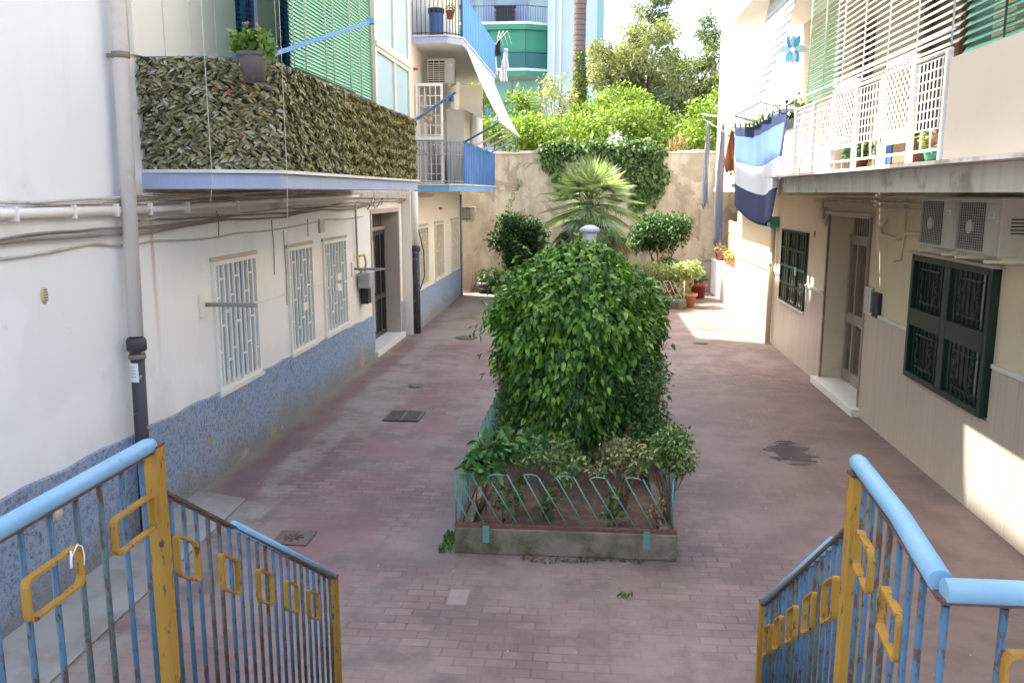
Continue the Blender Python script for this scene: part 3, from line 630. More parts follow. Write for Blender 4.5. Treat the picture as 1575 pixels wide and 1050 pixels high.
p = empty('downpipe', (-3.83, 18.36, 0), 'black lower pipe with white upper length beside the dark entrance door', 'downpipe')
b = MB(); b.tube([(-3.80, 18.40, 0), (-3.80, 18.40, 1.9)], .075, 14); b.lathe([(.078, 0), (.095, .02), (.095, .10), (.06, .13)], (-3.80, 18.40, 1.82), 16); b.build('cast_foot', M['castiron'], p)
b = MB(); b.tube([(-3.80, 18.40, 1.93), (-3.80, 18.40, 3.12)], .06, 14); b.build('pipe', M['pvc'], p)
b = MB(); b.tube([(-3.72, 18.4, 1.0), (-3.68, 18.7, 1.25), (-3.70, 18.75, 1.8), (-3.76, 18.5, 2.3)], .013, 6); b.build('hose', M['blackplastic'], p)

# conduit and cables under the balcony
b = MB(); b.tube([(XL+.05, 3.0, 2.965), (XL+.05, 5.6, 2.955), (XL+.05, 7.45, 2.945)], .042, 12); b.tube([(XL+.05, 7.45, 2.945), (XL+.05, 11, 3.0), (XL+.05, 14.6, 3.04)], .030, 10)
for y in (4.2, 5.0, 5.62, 6.3, 6.9, 7.46, 8.2, 9.4, 10.8): b.lathe([(.046, -.012), (.05, 0), (.046, .012)], (0, 0, 0), 8) if False else b.box(XL, y-.012, 2.90, XL+.10, y+.012, 3.005+.004*(y-7 if y > 7 else 0))
tag(b.build('conduit', M['pvc']), 'thick horizontal cream conduit clipped along the left wall under the balcony', 'conduit')
cb = empty('cable_bundle', (XL, 10, 2.8), 'bundle of dusty cables clipped along the left wall below the balcony slab', 'cables')
for i in range(13):
    z0 = random.choice((2.82, 2.86, 3.02, 3.05, 3.08, 3.03, 2.78)) + random.uniform(-.02, .02); ya, yb = random.choice((3.0, 3.0, 7.3)), random.choice((15.3, 18.1, 14.5)); k = 40; x = XL + .02 + .05*random.random(); pts = []
    ph, am = random.random()*6, random.uniform(.008, .022)
    for q in range(k+1): y = ya + (yb-ya)*q/k; pts.append((x, y, min(3.115, z0 + .012*(y-8) + am*math.sin(y*1.9+ph) + .006*math.sin(y*5.3+ph))))
    b = MB(); b.tube(pts, random.uniform(.007, .015), 6, False); b.build('cable', M['cable'] if i % 3 else M['cabledark'], cb)
for zs in ([2.66, 2.67, 2.69, 2.66, 2.64, 2.69, 2.70],):
    ys = [3, 5, 6.6, 7.6, 9.5, 13, 15.4]; pts = []
    for i in range(len(ys)-1):
        for k in range(6): t = k/6; pts.append((XL+.02, ys[i]+(ys[i+1]-ys[i])*t, zs[i]+(zs[i+1]-zs[i])*(t*t*(3-2*t)) - .03*math.sin(PI*t)))
    b = MB(); b.tube(pts, .011, 6, False); b.build('cable', M['cable'], cb)
for y, z0, z1 in ((9.0, 2.6, 2.9), (10.6, 2.05, 2.75), (11.0, 1.6, 2.6)):
    b = MB(); b.tube([(XL+.012, y, z1), (XL+.014, y+.03, (z0+z1)/2), (XL+.012, y+.01, z0)], .006, 5, False); b.build('cable', M['cabledark'], cb)
b = MB()
for i in range(6): b.tube([(XL+.06, 14.2, 3.02+.015*i), (XL+.10, 16.5, 3.0+.02*i), (XL+.12, 18.0, 2.98+.02*i), (XF+.05+.01*i, 20.5, 3.0+.01*i)], .010, 5, False)
b.build('cable', M['cable'], cb)
b = MB()
for i in range(9): y0 = random.uniform(14.8, 18); b.tube([(XL+.03, y0, 2.78+.2*random.random()), (XL+.09, y0+.2, 2.85+.2*random.random()), (XL+.04, y0+.5, 2.8+.25*random.random())], .009, 5, False)
b.build('cable', M['cabledark'], cb)

# gas meter group, washing rods, vent on the left wall
gm = empty('gas_meter', (XL, 14.6, 1.2), 'grey gas meter with yellow pipes left of the dark entrance door', 'gas meter')
b = MB(); b.box(XL+.03, 14.48, 1.44, XL+.24, 14.86, 1.72); b.build('meter', M['greybox'], gm, bevel=.02)
b = MB(); b.box(XL+.03, 14.66, 1.14, XL+.16, 14.90, 1.45); b.build('dark_box', M['blackplastic'], gm, bevel=.01)
b = MB(); b.tube([(XL+.05, 14.42, 2.9), (XL+.05, 14.42, 2.0)], .02, 8); b.build('riser', M['greybox'], gm)
b = MB(); b.tube([(XL+.05, 14.42, 2.02), (XL+.07, 14.38, 1.95), (XL+.06, 14.42, 1.80), (XL+.10, 14.5, 1.73)], .022, 8); b.tube([(XL+.06, 14.42, 2.0), (XL+.12, 14.62, 2.02), (XL+.14, 14.66, 1.88), (XL+.12, 14.64, 1.72)], .02, 8); b.build('gas_pipe', M['gasyellow'], gm)
for y, z, lab in ((8.52, 1.93, 'grey swing-out washing rod in front of the nearest barred window'), (14.25, 1.80, 'grey swing-out washing rod above the gas meter by the door')):
    e = empty('washing_rod', (XL, y, z), lab, 'washing rod', 'washing line rods on the left wall')
    b = MB(); b.box(XL, y-.07, z-.13, XL+.03, y+.07, z+.12); b.build('bracket', M['pvc'], e, bevel=.005)
    b = MB(); b.tube([(XL+.03, y+.04, z), (XL+.50, y+.12, z-.01), (XL+.55, y+.13, z-.01)], .022, 8); b.build('rod', M['concrete'], e)
b = MB(); b.tube([(XL+.50, 8.64, 1.92), (XL+.35, 11, 1.85), (XL+.50, 14.36, 1.79)], .003, 4); tag(b.build('washing_line', M['cord']), 'thin washing line strung between two rods along the left wall', 'washing line')
b = MB(); b.lathe([(0, .012), (.035, .012), (.05, .004), (.05, 0)], (0, 0, 0), 16)
b.v = [(XL + z, 5.96 + x*.9, 2.34 + y*1.3) for x, y, z in b.v]
v = b.build('wall_vent', mk('yellowed_vent', (.60, .52, .30), .7)); tag(v, 'small yellowed oval vent on the near left wall', 'vent')
b = MB()
for i in range(5): b.box(XL+.0125, 5.935, 2.30+i*.02, XL+.0145, 5.985, 2.308+i*.02)
b.build('vent_slots', M['cabledark'], v)
b = MB(); b.lathe([(0, .006), (.045, .006), (.05, 0)], (0, 0, 0), 18); b.v = [(XL+.022+z, 5.85 + x, .66 + y) for x, y, z in b.v]
b.build('round_cap', mk('cream_cap', (.62, .53, .36), .7), LB)

# ------------------------------------------------------------------ far left building with blue balconies
FB = empty('apartment_building', (-8, 22, 0), 'cream house with blue balconies beyond the white block, against the old end wall', 'building')
wf = [(19.0, 20.15, .93, 2.33), (21.07, 22.32, .93, 2.33), (23.6, 24.9, .93, 2.33)]
b = MB(); wall_panel(b, XF, -1, 18.24, 25.6, 0, 8.6, wf + [(19.4, 20.4, 3.3, 5.5)], .35); b.box(-12, 18.24, 0, XF-.35, 25.6, 8.6)
b.build('wall', M['far_wall'], FB)
b = MB(); b.box(XF, 18.5, 0, XF+.02, 25.58, .85); b.build('plinth', M['stucco'], FB)
for wdw in wf: barred_window(FB, XF, -1, *wdw, 5, M['creammetal'], M['panetan'])
XQ = -2.83
for z in (3.12, 6.25):
    b = MB(); b.prism([(XF, 18.75), (-3.1, 18.75), (XQ, 19.05), (XQ, 25.4), (XF, 25.4)], z, z+.13); b.build('balcony_slab', M['lightwall'], FB)
    b = MB(); pts = [(XF, 18.74), (-3.1, 18.735), (XQ+.012, 19.045), (XQ+.012, 25.41)]
    for i in range(3):
        p_, q_ = pts[i], pts[i+1]; b.quad((*p_, z+.003), (*q_, z+.003), (*q_, z+.13), (*p_, z+.13))
    b.build('balcony_fascia', M['blue_fascia'] if z < 5 else M['fascia'], FB)
    b = MB(); b.prism([(XF, 18.71), (-3.085, 18.71), (XQ+.04, 19.03), (XQ+.04, 25.44), (XF, 25.44)], z+.134, z+.165); b.build('balcony_floor', M['slab_white'], FB)
    rp2 = [(XF+.02, 18.8), (-3.12, 18.8), (XQ-.02, 19.1), (XQ-.02, 25.36)]
    b = MB(); top = z + 1.10
    b.tube([(x, y, top) for x, y in rp2], .02, 6); b.tube([(x, y, z+.22) for x, y in rp2], .012, 5)
    if z < 5: b.tube([(x, y, z+.80) for x, y in rp2[:3]], .010, 5)
    for i in range(2 if z < 5 else 3):
        p_, q_ = Vector(rp2[i]), Vector(rp2[i+1]); n = int((q_-p_).length/.10)+1
        for k in range(n): v = p_.lerp(q_, k/n); b.tube([(v.x, v.y, z+.16), (v.x, v.y, top)], .009, 5)
        if z < 5:
            for k in range(n): # scroll frieze
                v = p_.lerp(q_, (k+.5)/n); dv = (q_-p_).normalized()*.045
                b.tube([(v.x+dv.x*math.cos(t_*1.047), v.y+dv.y*math.cos(t_*1.047), z+.95+.13*math.sin(t_*1.047)) for t_ in range(6)], .006, 4, closed=True)
    b.build('balcony_railing', M['greyiron'] if z < 5 else M['iron'], FB)
    b = MB(); b.box(XQ+.002, 19.12, z+.17, XQ+.008, 25.36, top)
    for i in range(22): b.tube([(XQ+.01, 19.15+i*.29, z+.18), (XQ+.01, 19.15+i*.29, top-.02)], .008, 5)
    if z < 5: b.box(-3.09, 18.83, z+.17, -3.08, 18.84, top) 
    b.build('balcony_screen', M['bluepanel'] if z < 5 else M['skybluepanel'], FB)
# white grille door on the lower balcony, reveal cabinet, side screen
b = MB(); b.box(XF+.03, 18.92, 3.30, XF+.07, 18.96, 5.45); b.box(-3.30, 18.92, 3.30, -3.25, 18.96, 5.45); b.box(XF+.07, 18.92, 5.39, -3.30, 18.96, 5.45); b.box(XF+.07, 18.92, 3.30, -3.30, 18.96, 3.36); b.box(XF+.07, 18.92, 4.25, -3.30, 18.96, 4.31)
for i in range(4): b.box(-3.78+i*.12, 18.93, 3.36, -3.765+i*.12, 18.95, 5.39)
for i in range(9): b.box(XF+.07, 18.93, 3.5+i*.21, -3.30, 18.945, 3.515+i*.21)
b.build('screen_door', M['whitemetal'], FB)
b = MB(); b.box(XF, 18.93, 8.6, XQ, 25.5, 8.75); b.build('roof', M['roof'], FB)
b = MB(); b.box(XF, 25.45, 3.28, -3.2, 25.5, 6.2); b.box(-3.25, 23.2, 3.28, -3.2, 25.45, 5.2); b.build('veranda_side', M['far_wall'], FB)
b = MB(); b.box(-3.68, 18.9, 4.62, -3.48, 18.915, 4.92); tag(b.build('picture', M['picture']), 'small brown picture hung on the white screen door of the lower blue balcony', 'picture')
b = MB(); b.box(-3.40, 20.3, 3.29, -2.98, 21.2, 4.98); b.box(-3.42, 20.28, 4.98, -2.96, 21.22, 5.02); b.box(-2.979, 20.74, 3.35, -2.972, 20.76, 4.9)
tag(b.build('cabinet', M['creammetal'], bevel=.006), 'tall cream cabinet standing on the lower blue balcony', 'cabinet')
b = MB(); b.lathe([(0, 0), (.05, 0), (.05, .05), (0, .05)], (-3.83, 18.9, 5.72), 10); tag(b.build('alarm_bell', M['orange']), 'small orange round bell beside the balcony air conditioner', 'bell')
b = MB(); b.lathe([(0, 0), (.05, 0), (.05, .06), (0, .06)], (XF+.04, 21.8, 2.66), 10); tag(b.build('alarm_bell', M['orange']), 'small orange box high on the cream wall above the tan windows', 'bell')
b = MB(); b.box(-3.30, 18.9, 6.42, -3.04, 19.2, 7.0) if False else b.lathe([(.0, 0), (.13, 0), (.15, .08), (.16, .5), (.17, .52), (.17, .58), (0, .62)], (-3.40, 19.1, 6.42), 16)
o = tag(b.build('water_tank', M['blueplastic']), 'dark blue plastic barrel with a black lid on the upper blue balcony', 'barrel')
b = MB(); b.lathe([(.172, .50), (.18, .51), (.18, .60), (.0, .64)], (-3.40, 19.1, 6.42), 16); b.build('lid', M['blackplastic'], o)
o = empty('potted_plant', (-3.05, 18.72, 6.75), 'small clay pot hung on the upper blue balcony rail', 'potted plant')
b = MB(); b.lathe([(0, 0), (.06, 0), (.09, .14), (.10, .14), (.10, .17), (0, .16)], (-3.02, 18.66, 6.72), 14); b.build('pot', M['claydark'], o)
foliage('foliage', [((-3.02, 18.66, 6.95), (.10, .10, .07))], 60, .05, .6, M['mixleaf'], o)
# awning of the far house
aw = empty('awning', (-2.5, 21.6, 4.6), 'white drop awning let down from the upper blue balcony', 'awning')
b = MB(); n = 10
for i in range(n):
    t0, t1 = i/n, (i+1)/n; f_ = lambda t: (XQ+.06 + .78*t, 6.24 - 1.62*t - .10*math.sin(PI*t))
    (xa, za), (xb, zb) = f_(t0), f_(t1)
    b.add([(xa, 19.2, za), (xa, 24.3, za), (xb, 24.3, zb), (xb, 19.2, zb), (xa+.01, 19.2, za-.008), (xa+.01, 24.3, za-.008), (xb+.01, 24.3, zb-.008), (xb+.01, 19.2, zb-.008)], [(0, 1, 2, 3), (7, 6, 5, 4), (0, 3, 7, 4), (1, 5, 6, 2)], True)
b.build('fabric', M['awning'], aw)
for y, m in ((19.2, 'navyarm'), (20.9, 'whitemetal'), (22.6, 'whitemetal'), (24.3, 'whitemetal')):
    b = MB(); b.bar((XQ, y, 4.2), (-2.03, y, 4.62), .04, .04); b.build('arm', M[m], aw)
b = MB(); b.tube([(-2.02, 19.15, 4.62), (-2.02, 24.35, 4.62)], .022, 8); b.build('front_bar', M['whitemetal'], aw)
b = MB(); b.bar((XQ, 24.3, 4.18), (-2.05, 24.3, 4.60), .06, .02); b.build('arm', M['bluearm'], aw)

# ------------------------------------------------------------------ air conditioners
def ac_unit(x, y, z, face, w_, h_, d_, label, group=None, slats=False):
    """outdoor unit; front points to `face` (+1: +x, -1: -x, 0: -y)"""
    e = empty('air_conditioner', (x, y, z), label, 'air conditioner', group)
    def T(mb):   # local: u along width, v out of the front, w up
        out = []
        for u, v, w2 in mb.v:
            if face == 0: out.append((x + u, y - v, z + w2))
            elif face > 0: out.append((x + v, y + u, z + w2))
            else: out.append((x - v, y - u, z + w2))
        mb.v = out; return mb
    b = MB(); b.box(-w_/2, 0, .03, w_/2, d_, h_); T(b).build('casing', M['ac'], e, bevel=.018, seg=3)
    b = MB(); fx = -w_/2 + .02; fw = w_*.62
    b.box(fx, d_+.001, .06, fx+fw, d_+.004, h_-.05); T(b).build('fan_opening', M['acgrille'], e)
    b = MB()
    if slats:
        for i in range(9): b.box(fx, d_+.004, .09+i*(h_-.16)/9, fx+fw, d_+.014, .11+i*(h_-.16)/9)
        for i in range(4): b.box(fx+fw*i/3-.006, d_+.004, .06, fx+fw*i/3+.006, d_+.016, h_-.05)
    else:
        for i in range(18): zz = .075+i*(h_-.14)/17; b.box(fx, d_+.012, zz-.0025, fx+fw, d_+.017, zz+.0025)
        for i in range(13): uu = fx+fw*i/12; b.box(uu-.0025, d_+.010, .06, uu+.0025, d_+.015, h_-.05)
    T(b).build('fan_guard', M['ac'] if slats else M['acwire'], e)
    b = MB(); n = 18; cx_, cz_ = fx+fw*.5, h_*.5
    b.add([(cx_+.062*math.cos(2*PI*k/n), d_+.022, cz_+.062*math.sin(2*PI*k/n)) for k in range(n)] + [(cx_+.062*math.cos(2*PI*k/n), d_+.004, cz_+.062*math.sin(2*PI*k/n)) for k in range(n)], [tuple(range(n))] + [(k, (k+1) % n, n+(k+1) % n, n+k) for k in range(n)])
    if not slats: T(b).build('fan_hub', M['ac'], e)
    b = MB(); b.box(fx+fw+.03, d_+.001, .05, w_/2-.02, d_+.008, h_-.06); T(b).build('front_panel', M['ac'], e, bevel=.004)
    b = MB(); pc = (fx+fw+.03 + w_/2-.02)/2; b.box(pc-.05, d_+.009, h_-.18, pc+.05, d_+.011, h_-.13); pb = T(b).build('badge', M['sticker'], e)
    b = MB()
    for k in range(2): b.box(pc-.04, d_+.0115, h_-.168+k*.018, pc+.035-k*.02, d_+.0125, h_-.158+k*.018)
    T(b).build('print', M['greybox'], pb)
    for sg in (-1, 1):
        b = MB(); u0 = sg*(w_/2-.12); b.box(u0-.02, .0, -.03, u0+.02, d_+.05, .0); b.box(u0-.04, d_*.2, .0, u0+.04, d_*.8, .03); T(b).build('bracket', M['creammetal'], e)
    b = MB()
    for k in range(5): b.box(w_/2+.001, d_*.25, h_*.35+k*.03, w_/2+.006, d_*.75, h_*.35+k*.03+.012) if face >= 0 else b.box(w_/2+.001, d_*.25, h_*.42+k*.03, w_/2+.006, d_*.75, h_*.42+k*.03+.012)
    T(b).build('side_louvres', M['acgrille'], e); return e
ac_unit(XR, 8.98, 2.52, -1, .84, .54, .32, 'outdoor unit above the big green window, the farther one of the pair')
ac_unit(XR, 8.02, 2.52, -1, .84, .54, .34, 'outdoor unit above the big green window, the nearer one at picture edge')
ac_unit(-3.42, 20.0, 5.5, 0, .62, .58, .3, 'outdoor unit under the soffit between the two blue balconies', None, True)
ac_unit(-3.63, 25.62, 2.24, 0, .40, .44, .25, 'small outdoor unit at the far corner of the cream house by the end wall', None, True)
b = MB(); b.tube([(XF+.04, 25.3, 0), (XF+.04, 25.3, 2.3), (XF+.04, 25.3, 3.05)], .035, 8); b.tube([(XF+.04, 25.3, 2.6), (XF+.25, 25.4, 2.66)], .03, 8)
tag(b.build('downpipe', M['greyiron']), 'thin grey pipe at the far corner of the cream house', 'downpipe')

# ------------------------------------------------------------------ right apartment building
RB = empty('apartment_building', (8, 12, 0), 'beige and white apartment house with travertine base and green barred windows on the right', 'building')
wr = [(8.22, 10.23, .97, 2.40), (15.25, 17.2, 1.02, 2.40), (12.02, 13.98, 0, 2.74)]
upw = [(6.95, 8.45, 3.32, 5.6), (8.9, 10.9, 3.32, 5.6), (12.4, 13.3, 3.32, 5.5)]
b = MB(); wall_panel(b, XR, 1, 2.0, 22.6, 0, 3.12, wr, .45, True); b.box(XR+.45, 2.0, 0, 12, 22.6, 3.12); b.build('wall', M['beige'], RB)
b = MB(); wall_panel(b, XR, 1, 17.0, 26.9, 3.122, 9.6, [], .3); b.box(XR+.3, 2.0, 3.122, 12, 26.9, 9.6); b.build('upper_wall', M['lightwall'], RB)
b = MB(); wall_panel(b, XR, 1, 2.0, 16.995, 3.122, 9.6, upw, .3); b.build('upper_wall', M['beige'], RB)
for a, c_, d_, e_ in upw:
    b = MB(); b.box(XR+.14, a, d_, XR+.16, c_, e_); W_ = b.build('balcony_door', M['glassgrey'], RB); b = MB()
    for y in (a, (a+c_)/2-.05, c_-.1): b.box(XR+.08, y, d_, XR+.135, y+.1, e_)
    for z in (d_, d_+.85, e_-.1): b.box(XR+.085, a+.1, z, XR+.13, c_-.1, z+.1)
    b.build('door_frame', M['wood'], W_)
for a, c_, top in ((2.0, 8.18, 1.47), (8.18, 10.27, .95), (10.27, 11.94, 1.47), (14.06, 15.21, 1.47), (15.21, 17.24, 1.0), (17.24, 22.58, 1.47)): b = MB(); b.box(XR-.025, a, 0, XR, c_, top); b.build('cladding', M['trav'], RB)
for a, c_ in ((2.0, 8.17), (10.29, 11.93), (14.07, 15.2), (17.25, 22.58)): b = MB(); b.box(XR-.045, a, 1.472, XR, c_, 1.515); b.build('dado_strip', M['marble'], RB, bevel=.006)
def big_green(a, c_, z0, z1):
    """projecting enamelled frame of two leaves, each with two barred and scrolled lights"""
    wn = MB(); wn.box(XR+.10, a, z0, XR+.13, c_, z1); W_ = wn.build('window', M['glassgrey'], RB)
    fr = MB(); xf, xb = XR-.085, XR-.03; m = (a+c_)/2; zc = (z0+z1)/2; t = .07
    for q in ((a, a+t, z0, z1), (c_-t, c_, z0, z1), (m-.075, m+.075, z0+t, z1-t), (a+t, m-.075, z0, z0+t), (m+.075, c_-t, z0, z0+t), (m-.075, m+.075, z0, z0+t), (m-.075, m+.075, z1-t, z1), (a+t, m-.075, z1-t, z1), (m+.075, c_-t, z1-t, z1), (a+t, m-.075, zc-.10, zc+.10), (m+.075, c_-t, zc-.10, zc+.10)):
        fr.box(xf, q[0], q[2], xb, q[1], q[3])
    fr.box(xb+.002, a+.01, z0+.01, XR+.1, a+.03, z1-.01); fr.box(xb+.002, c_-.03, z0+.01, XR+.1, c_-.01, z1-.01); fr.box(xb+.002, a+.01, z0+.01, XR+.1, c_-.01, z0+.03); fr.box(xb+.002, a+.01, z1-.03, XR+.1, c_-.01, z1-.01)
    fr.build('window_frame', M['dkgreen'], W_, bevel=.006)
    xm = XR-.05
    for (y0, y1) in ((a+t, m-.075), (m+.075, c_-t)):
      for half in (0, 1):
        g_ = MB()
        for (za, zb) in (((z0+t, zc-.10), (zc+.10, z1-t))[half],):
            n = 8
            for k in range(1, n):
                y = y0+(y1-y0)*k/n; g_.box(xm-.008, y-.008, za, xm+.008, y+.008, zb)
            for k, (u, s_) in enumerate(((.27, 1), (.73, -1))):
                yc = y0+(y1-y0)*u; h = zb-za; pts = []
                for q in range(25):
                    tt = q/24; pts.append((xm-.012, yc + .055*math.sin(tt*4*PI)*s_, za + h*(.16 + .66*tt)))
                g_.tube(pts, .009, 5)
                for zz in (.3, .5, .7): g_.tube([(xm-.014, yc+.03*math.cos(q*.785), za+h*zz+.03*math.sin(q*.785)) for q in range(8)], .007, 4, closed=True)
            for f_ in (.16, .84): g_.box(xm-.009, y0+(y1-y0)*.2, za+(zb-za)*f_-.008, xm+.009, y0+(y1-y0)*.8, za+(zb-za)*f_+.008)
        g_.build('grille', M['dkgreen'], W_)
    s_ = MB(); s_.box(XR-.11, a-.06, z1+.004, XR, c_+.06, z1+.035); s_.build('lintel', M['jambgrey'], W_)
    s_ = MB(); s_.box(XR+.06, m-.6, z0+.1, XR+.075, m-.52, z1-.08); s_.box(XR+.06, m+.30, z0+.1, XR+.075, m+.34, z1-.08); s_.box(XR+.055, a+.05, zc-.02, XR+.075, c_-.05, zc+.02); s_.build('sash', M['alu'], W_)
big_green(8.22, 10.23, .97, 2.40)
wn = MB(); wn.box(XR+.10, 15.25, 1.02, XR+.13, 17.2, 2.40); W_ = wn.build('window', M['glassgrey'], RB)
a, c_, z0, z1 = 15.25, 17.2, 1.02, 2.40; ys = [a, a+(c_-a)/3, a+2*(c_-a)/3, c_]
for i in range(3):
    fr = MB()
    y0, y1 = ys[i]+.01, ys[i+1]-.01
    for q in ((y0, y0+.04, z0, z1), (y1-.04, y1, z0, z1)): fr.box(XR-.05, q[0], q[2], XR-.01, q[1], q[3])
    for k in range(5): zz = z0+(z1-z0-.04)*k/4; fr.box(XR-.048, y0+.04, zz, XR-.012, y1-.04, zz+.04)
    for k in range(1, 3): y = y0+(y1-y0)*k/3; fr.box(XR-.036, y-.008, z0+.03, XR-.022, y+.008, z1-.03)
    fr.build('grille', M['dkgreen'], W_)
s_ = MB(); s_.box(XR-.052, 15.82, 1.6, XR-.06, 15.95, 1.75); s_.build('latch', M['alu'], W_)
s_ = MB(); s_.box(XR-.06, 15.2, .98, XR+.02, 17.25, 1.015); s_.build('sill', M['marble'], W_)
# door
dr = MB(); X0 = XR+.36; dr.box(X0, 12.04, .12, X0+.02, 13.96, 2.72); D = dr.build('door', M['glassgrey'], RB)
f = MB()
for y, h_ in ((12.07, .05), (12.62, .04), (13.0, .05), (13.08, .05), (13.55, .04), (13.92, .05)): f.box(X0-.05, y-h_, .12, X0-.001, y+h_*.6, 2.40)
for z, h_ in ((.12, .18), (1.06, .16), (2.30, .10)): f.box(X0-.046, 12.09, z, X0-.002, 13.89, z+h_)
f.build('door_frame', M['bronze'], D)
f = MB()
for i in range(34): f.box(X0-.012, 12.1+i*.053, .30, X0-.002, 12.112+i*.053, 2.30)
f.build('ribs', M['jamb'], D)
f = MB()
for i in range(16): f.box(X0-.03, 12.1+i*.115, 2.44, X0-.015, 12.116+i*.115, 2.72)
f.box(X0-.06, 12.04, 2.402, X0, 13.96, 2.44); f.build('transom_grille', M['bronze'], D)
f = MB(); f.tube([(X0-.05, 12.98, 1.12), (X0-.12, 12.98, 1.12), (X0-.12, 12.82, 1.10)], .016, 8); f.build('handle', M['alu'], D)
for a, c_ in ((13.985, 14.05), (11.95, 12.015)): j = MB(); j.box(XR-.03, a, .117, XR+.44, c_, 2.76); j.build('door_jamb', M['jamb'], RB)
j = MB(); j.box(XR-.06, 11.9, 2.762, XR+.44, 14.1, 2.81); j.build('door_lintel', M['jambgrey'], RB)
j = MB(); j.box(XR-.14, 11.86, 0, XR+.44, 14.10, .115); j.build('threshold', M['marble'], RB, bevel=.008)
# balcony: slab, solid near parapet, railing with lattice panels
XG = 2.55
b = MB(); b.box(XG, 3.5, 3.13, XR-.002, 11.75, 3.28); b.build('balcony_slab', M['soffit'], RB)
b = MB(); b.box(XG-.03, 3.5, 3.10, XG-.002, 11.78, 3.285); b.build('balcony_fascia', M['slab_white'], RB)
b = MB(); b.box(XG-.22, 3.5, 3.288, XR-.002, 11.82, 3.315); b.build('balcony_floor', M['slab_white'], RB)
b = MB(); b.box(2.95, 11.84, 3.14, XR-.002, 18.4, 3.27); b.box(2.90, 11.84, 3.274, XR-.002, 18.5, 3.31); b.build('balcony_slab', M['slab_white'], RB)
b = MB(); b.box(3.12, 18.52, 3.128, XR-.002, 22.2, 3.2); b.build('added_shade_ledge', M['lightwall'], RB)  # ledge added to cast shade on the far wall below it
b = MB(); b.box(XG+.04, 3.5, 3.318, XG+.10, 6.66, 4.06); b.build('parapet', mk('cream_parapet', (.55, .48, .40), .8, .05, .8, (.47, .40, .33), 1.2, (.55, .7), .4), RB)
b = MB(); b.box(2.50, 11.0, 6.1, XR-.002, 16.6, 6.28); b.build('upper_balcony_slab', M['lightwall'], RB); b = MB(); b.box(2.60, 3.0, 6.1, XR-.002, 10.98, 6.28); b.build('upper_balcony_slab', M['lightwall'], RB); b = MB(); b.box(2.50, 16.45, 6.281, XR-.002, 16.6, 7.3); b.build('upper_parapet', M['lightwall'], RB)
posts = [11.42, 10.53, 9.71, 8.90, 8.12, 7.39, 6.74]; XP = XG+.06
b = MB()
for i, y in enumerate(posts): b.box(XP-.022, y-.022, 3.318, XP+.022, y+.022, 4.14 + (.06 if i in (3, 5) else .0))
b.tube([(XP, 11.45, 4.13), (XP, 6.70, 4.13)], .016, 6); b.tube([(XP, 11.45, 3.42), (XP, 6.70, 3.42)], .012, 6)
b.tube([(XP, 11.45, 4.13), (XR-.1, 11.5, 4.13)], .016, 6); b.tube([(XP+.01, 11.45, 4.27), (XP+.01, 6.70, 4.27)], .007, 5)
for k in range(9): b.tube([(XP+.1+k*.13, 11.5, 3.32), (XP+.1+k*.13, 11.5, 4.13)], .008, 5)
RL = b.build('balcony_railing', M['whitemetal'], RB)
for i in range(6):
    b = MB(); y0, y1 = posts[i+1]+.03, posts[i]-.03; za, zb = 3.58, 4.10
    if i in (2, 4):
        zb = 4.18; n = 7
        for k in range(-n, n*2):
            for s_ in (1, -1):
                ya, yb = (y0 + (y1-y0)*k/n, y0 + (y1-y0)*(k+7)/n) if s_ > 0 else (y0 + (y1-y0)*(k+7)/n, y0 + (y1-y0)*k/n)
                t0, t1 = 0., 1.; d = yb-ya
                lo, hi = sorted(((y0-ya)/d, (y1-ya)/d)); t0, t1 = max(t0, lo), min(t1, hi)
                if t1 > t0: b.bar((XP-.006*s_, ya+d*t0, za+(zb-za)*t0), (XP-.006*s_, ya+d*t1, za+(zb-za)*t1), .009, .006)
        for q in ((y0, y0+.025, za-.03, zb+.03), (y1-.025, y1, za-.03, zb+.03), (y0, y1, zb, zb+.03), (y0, y1, za-.03, za)): b.box(XP-.014, q[0], q[2], XP+.014, q[1], q[3])
    else:
        n = 8
        for k in range(1, n): y = y0+(y1-y0)*k/n; b.box(XP-.005, y-.006, za, XP+.002, y+.006, zb)
        for k in range(8): z = za+(zb-za)*k/7; b.box(XP+.003, y0, z-.006, XP+.010, y1, z+.006)
        for k in (1, 2): y = y0+(y1-y0)*k/3; b.tube([(XP, y, 3.42), (XP, y, 3.58)], .008, 5)
    b.build('railing_panel', M['whitemetal'], RL)
# right blinds
blind('window_blind', XG+.16, 9.95, 11.35, 4.18, 6.10, .058, .05, .8, M['deepslat'], [10.0, 10.5, 11.2], 'green slatted blind at the far end of the right balcony, behind the grille railing', M['cord'], -1)
blind('window_blind', XG+.12, 6.72, 9.98, 4.20, 6.10, .058, .05, .80, M['whiteslat'], [6.8, 7.5, 8.2, 8.9, 9.6], 'long white slatted blind hung along the right balcony above the lattice', M['cord'], -1)
blind('window_blind', XG+.11, 3.6, 6.60, 4.10, 6.10, .058, .05, .95, M['deepslat'], [4.0, 5.95], 'deep green slatted blind above the solid white parapet at the right', M['greenbar'], -1)
b = MB(); b.box(XP+.03, 6.6, 3.318, XR-.01, 11.4, 3.324); b.build('added_dark_floor', mk('bounce_cutting_brown', (.12, .07, .055), .6), RB)  # dark floor sheet added to cut sunlight bouncing up behind the railing
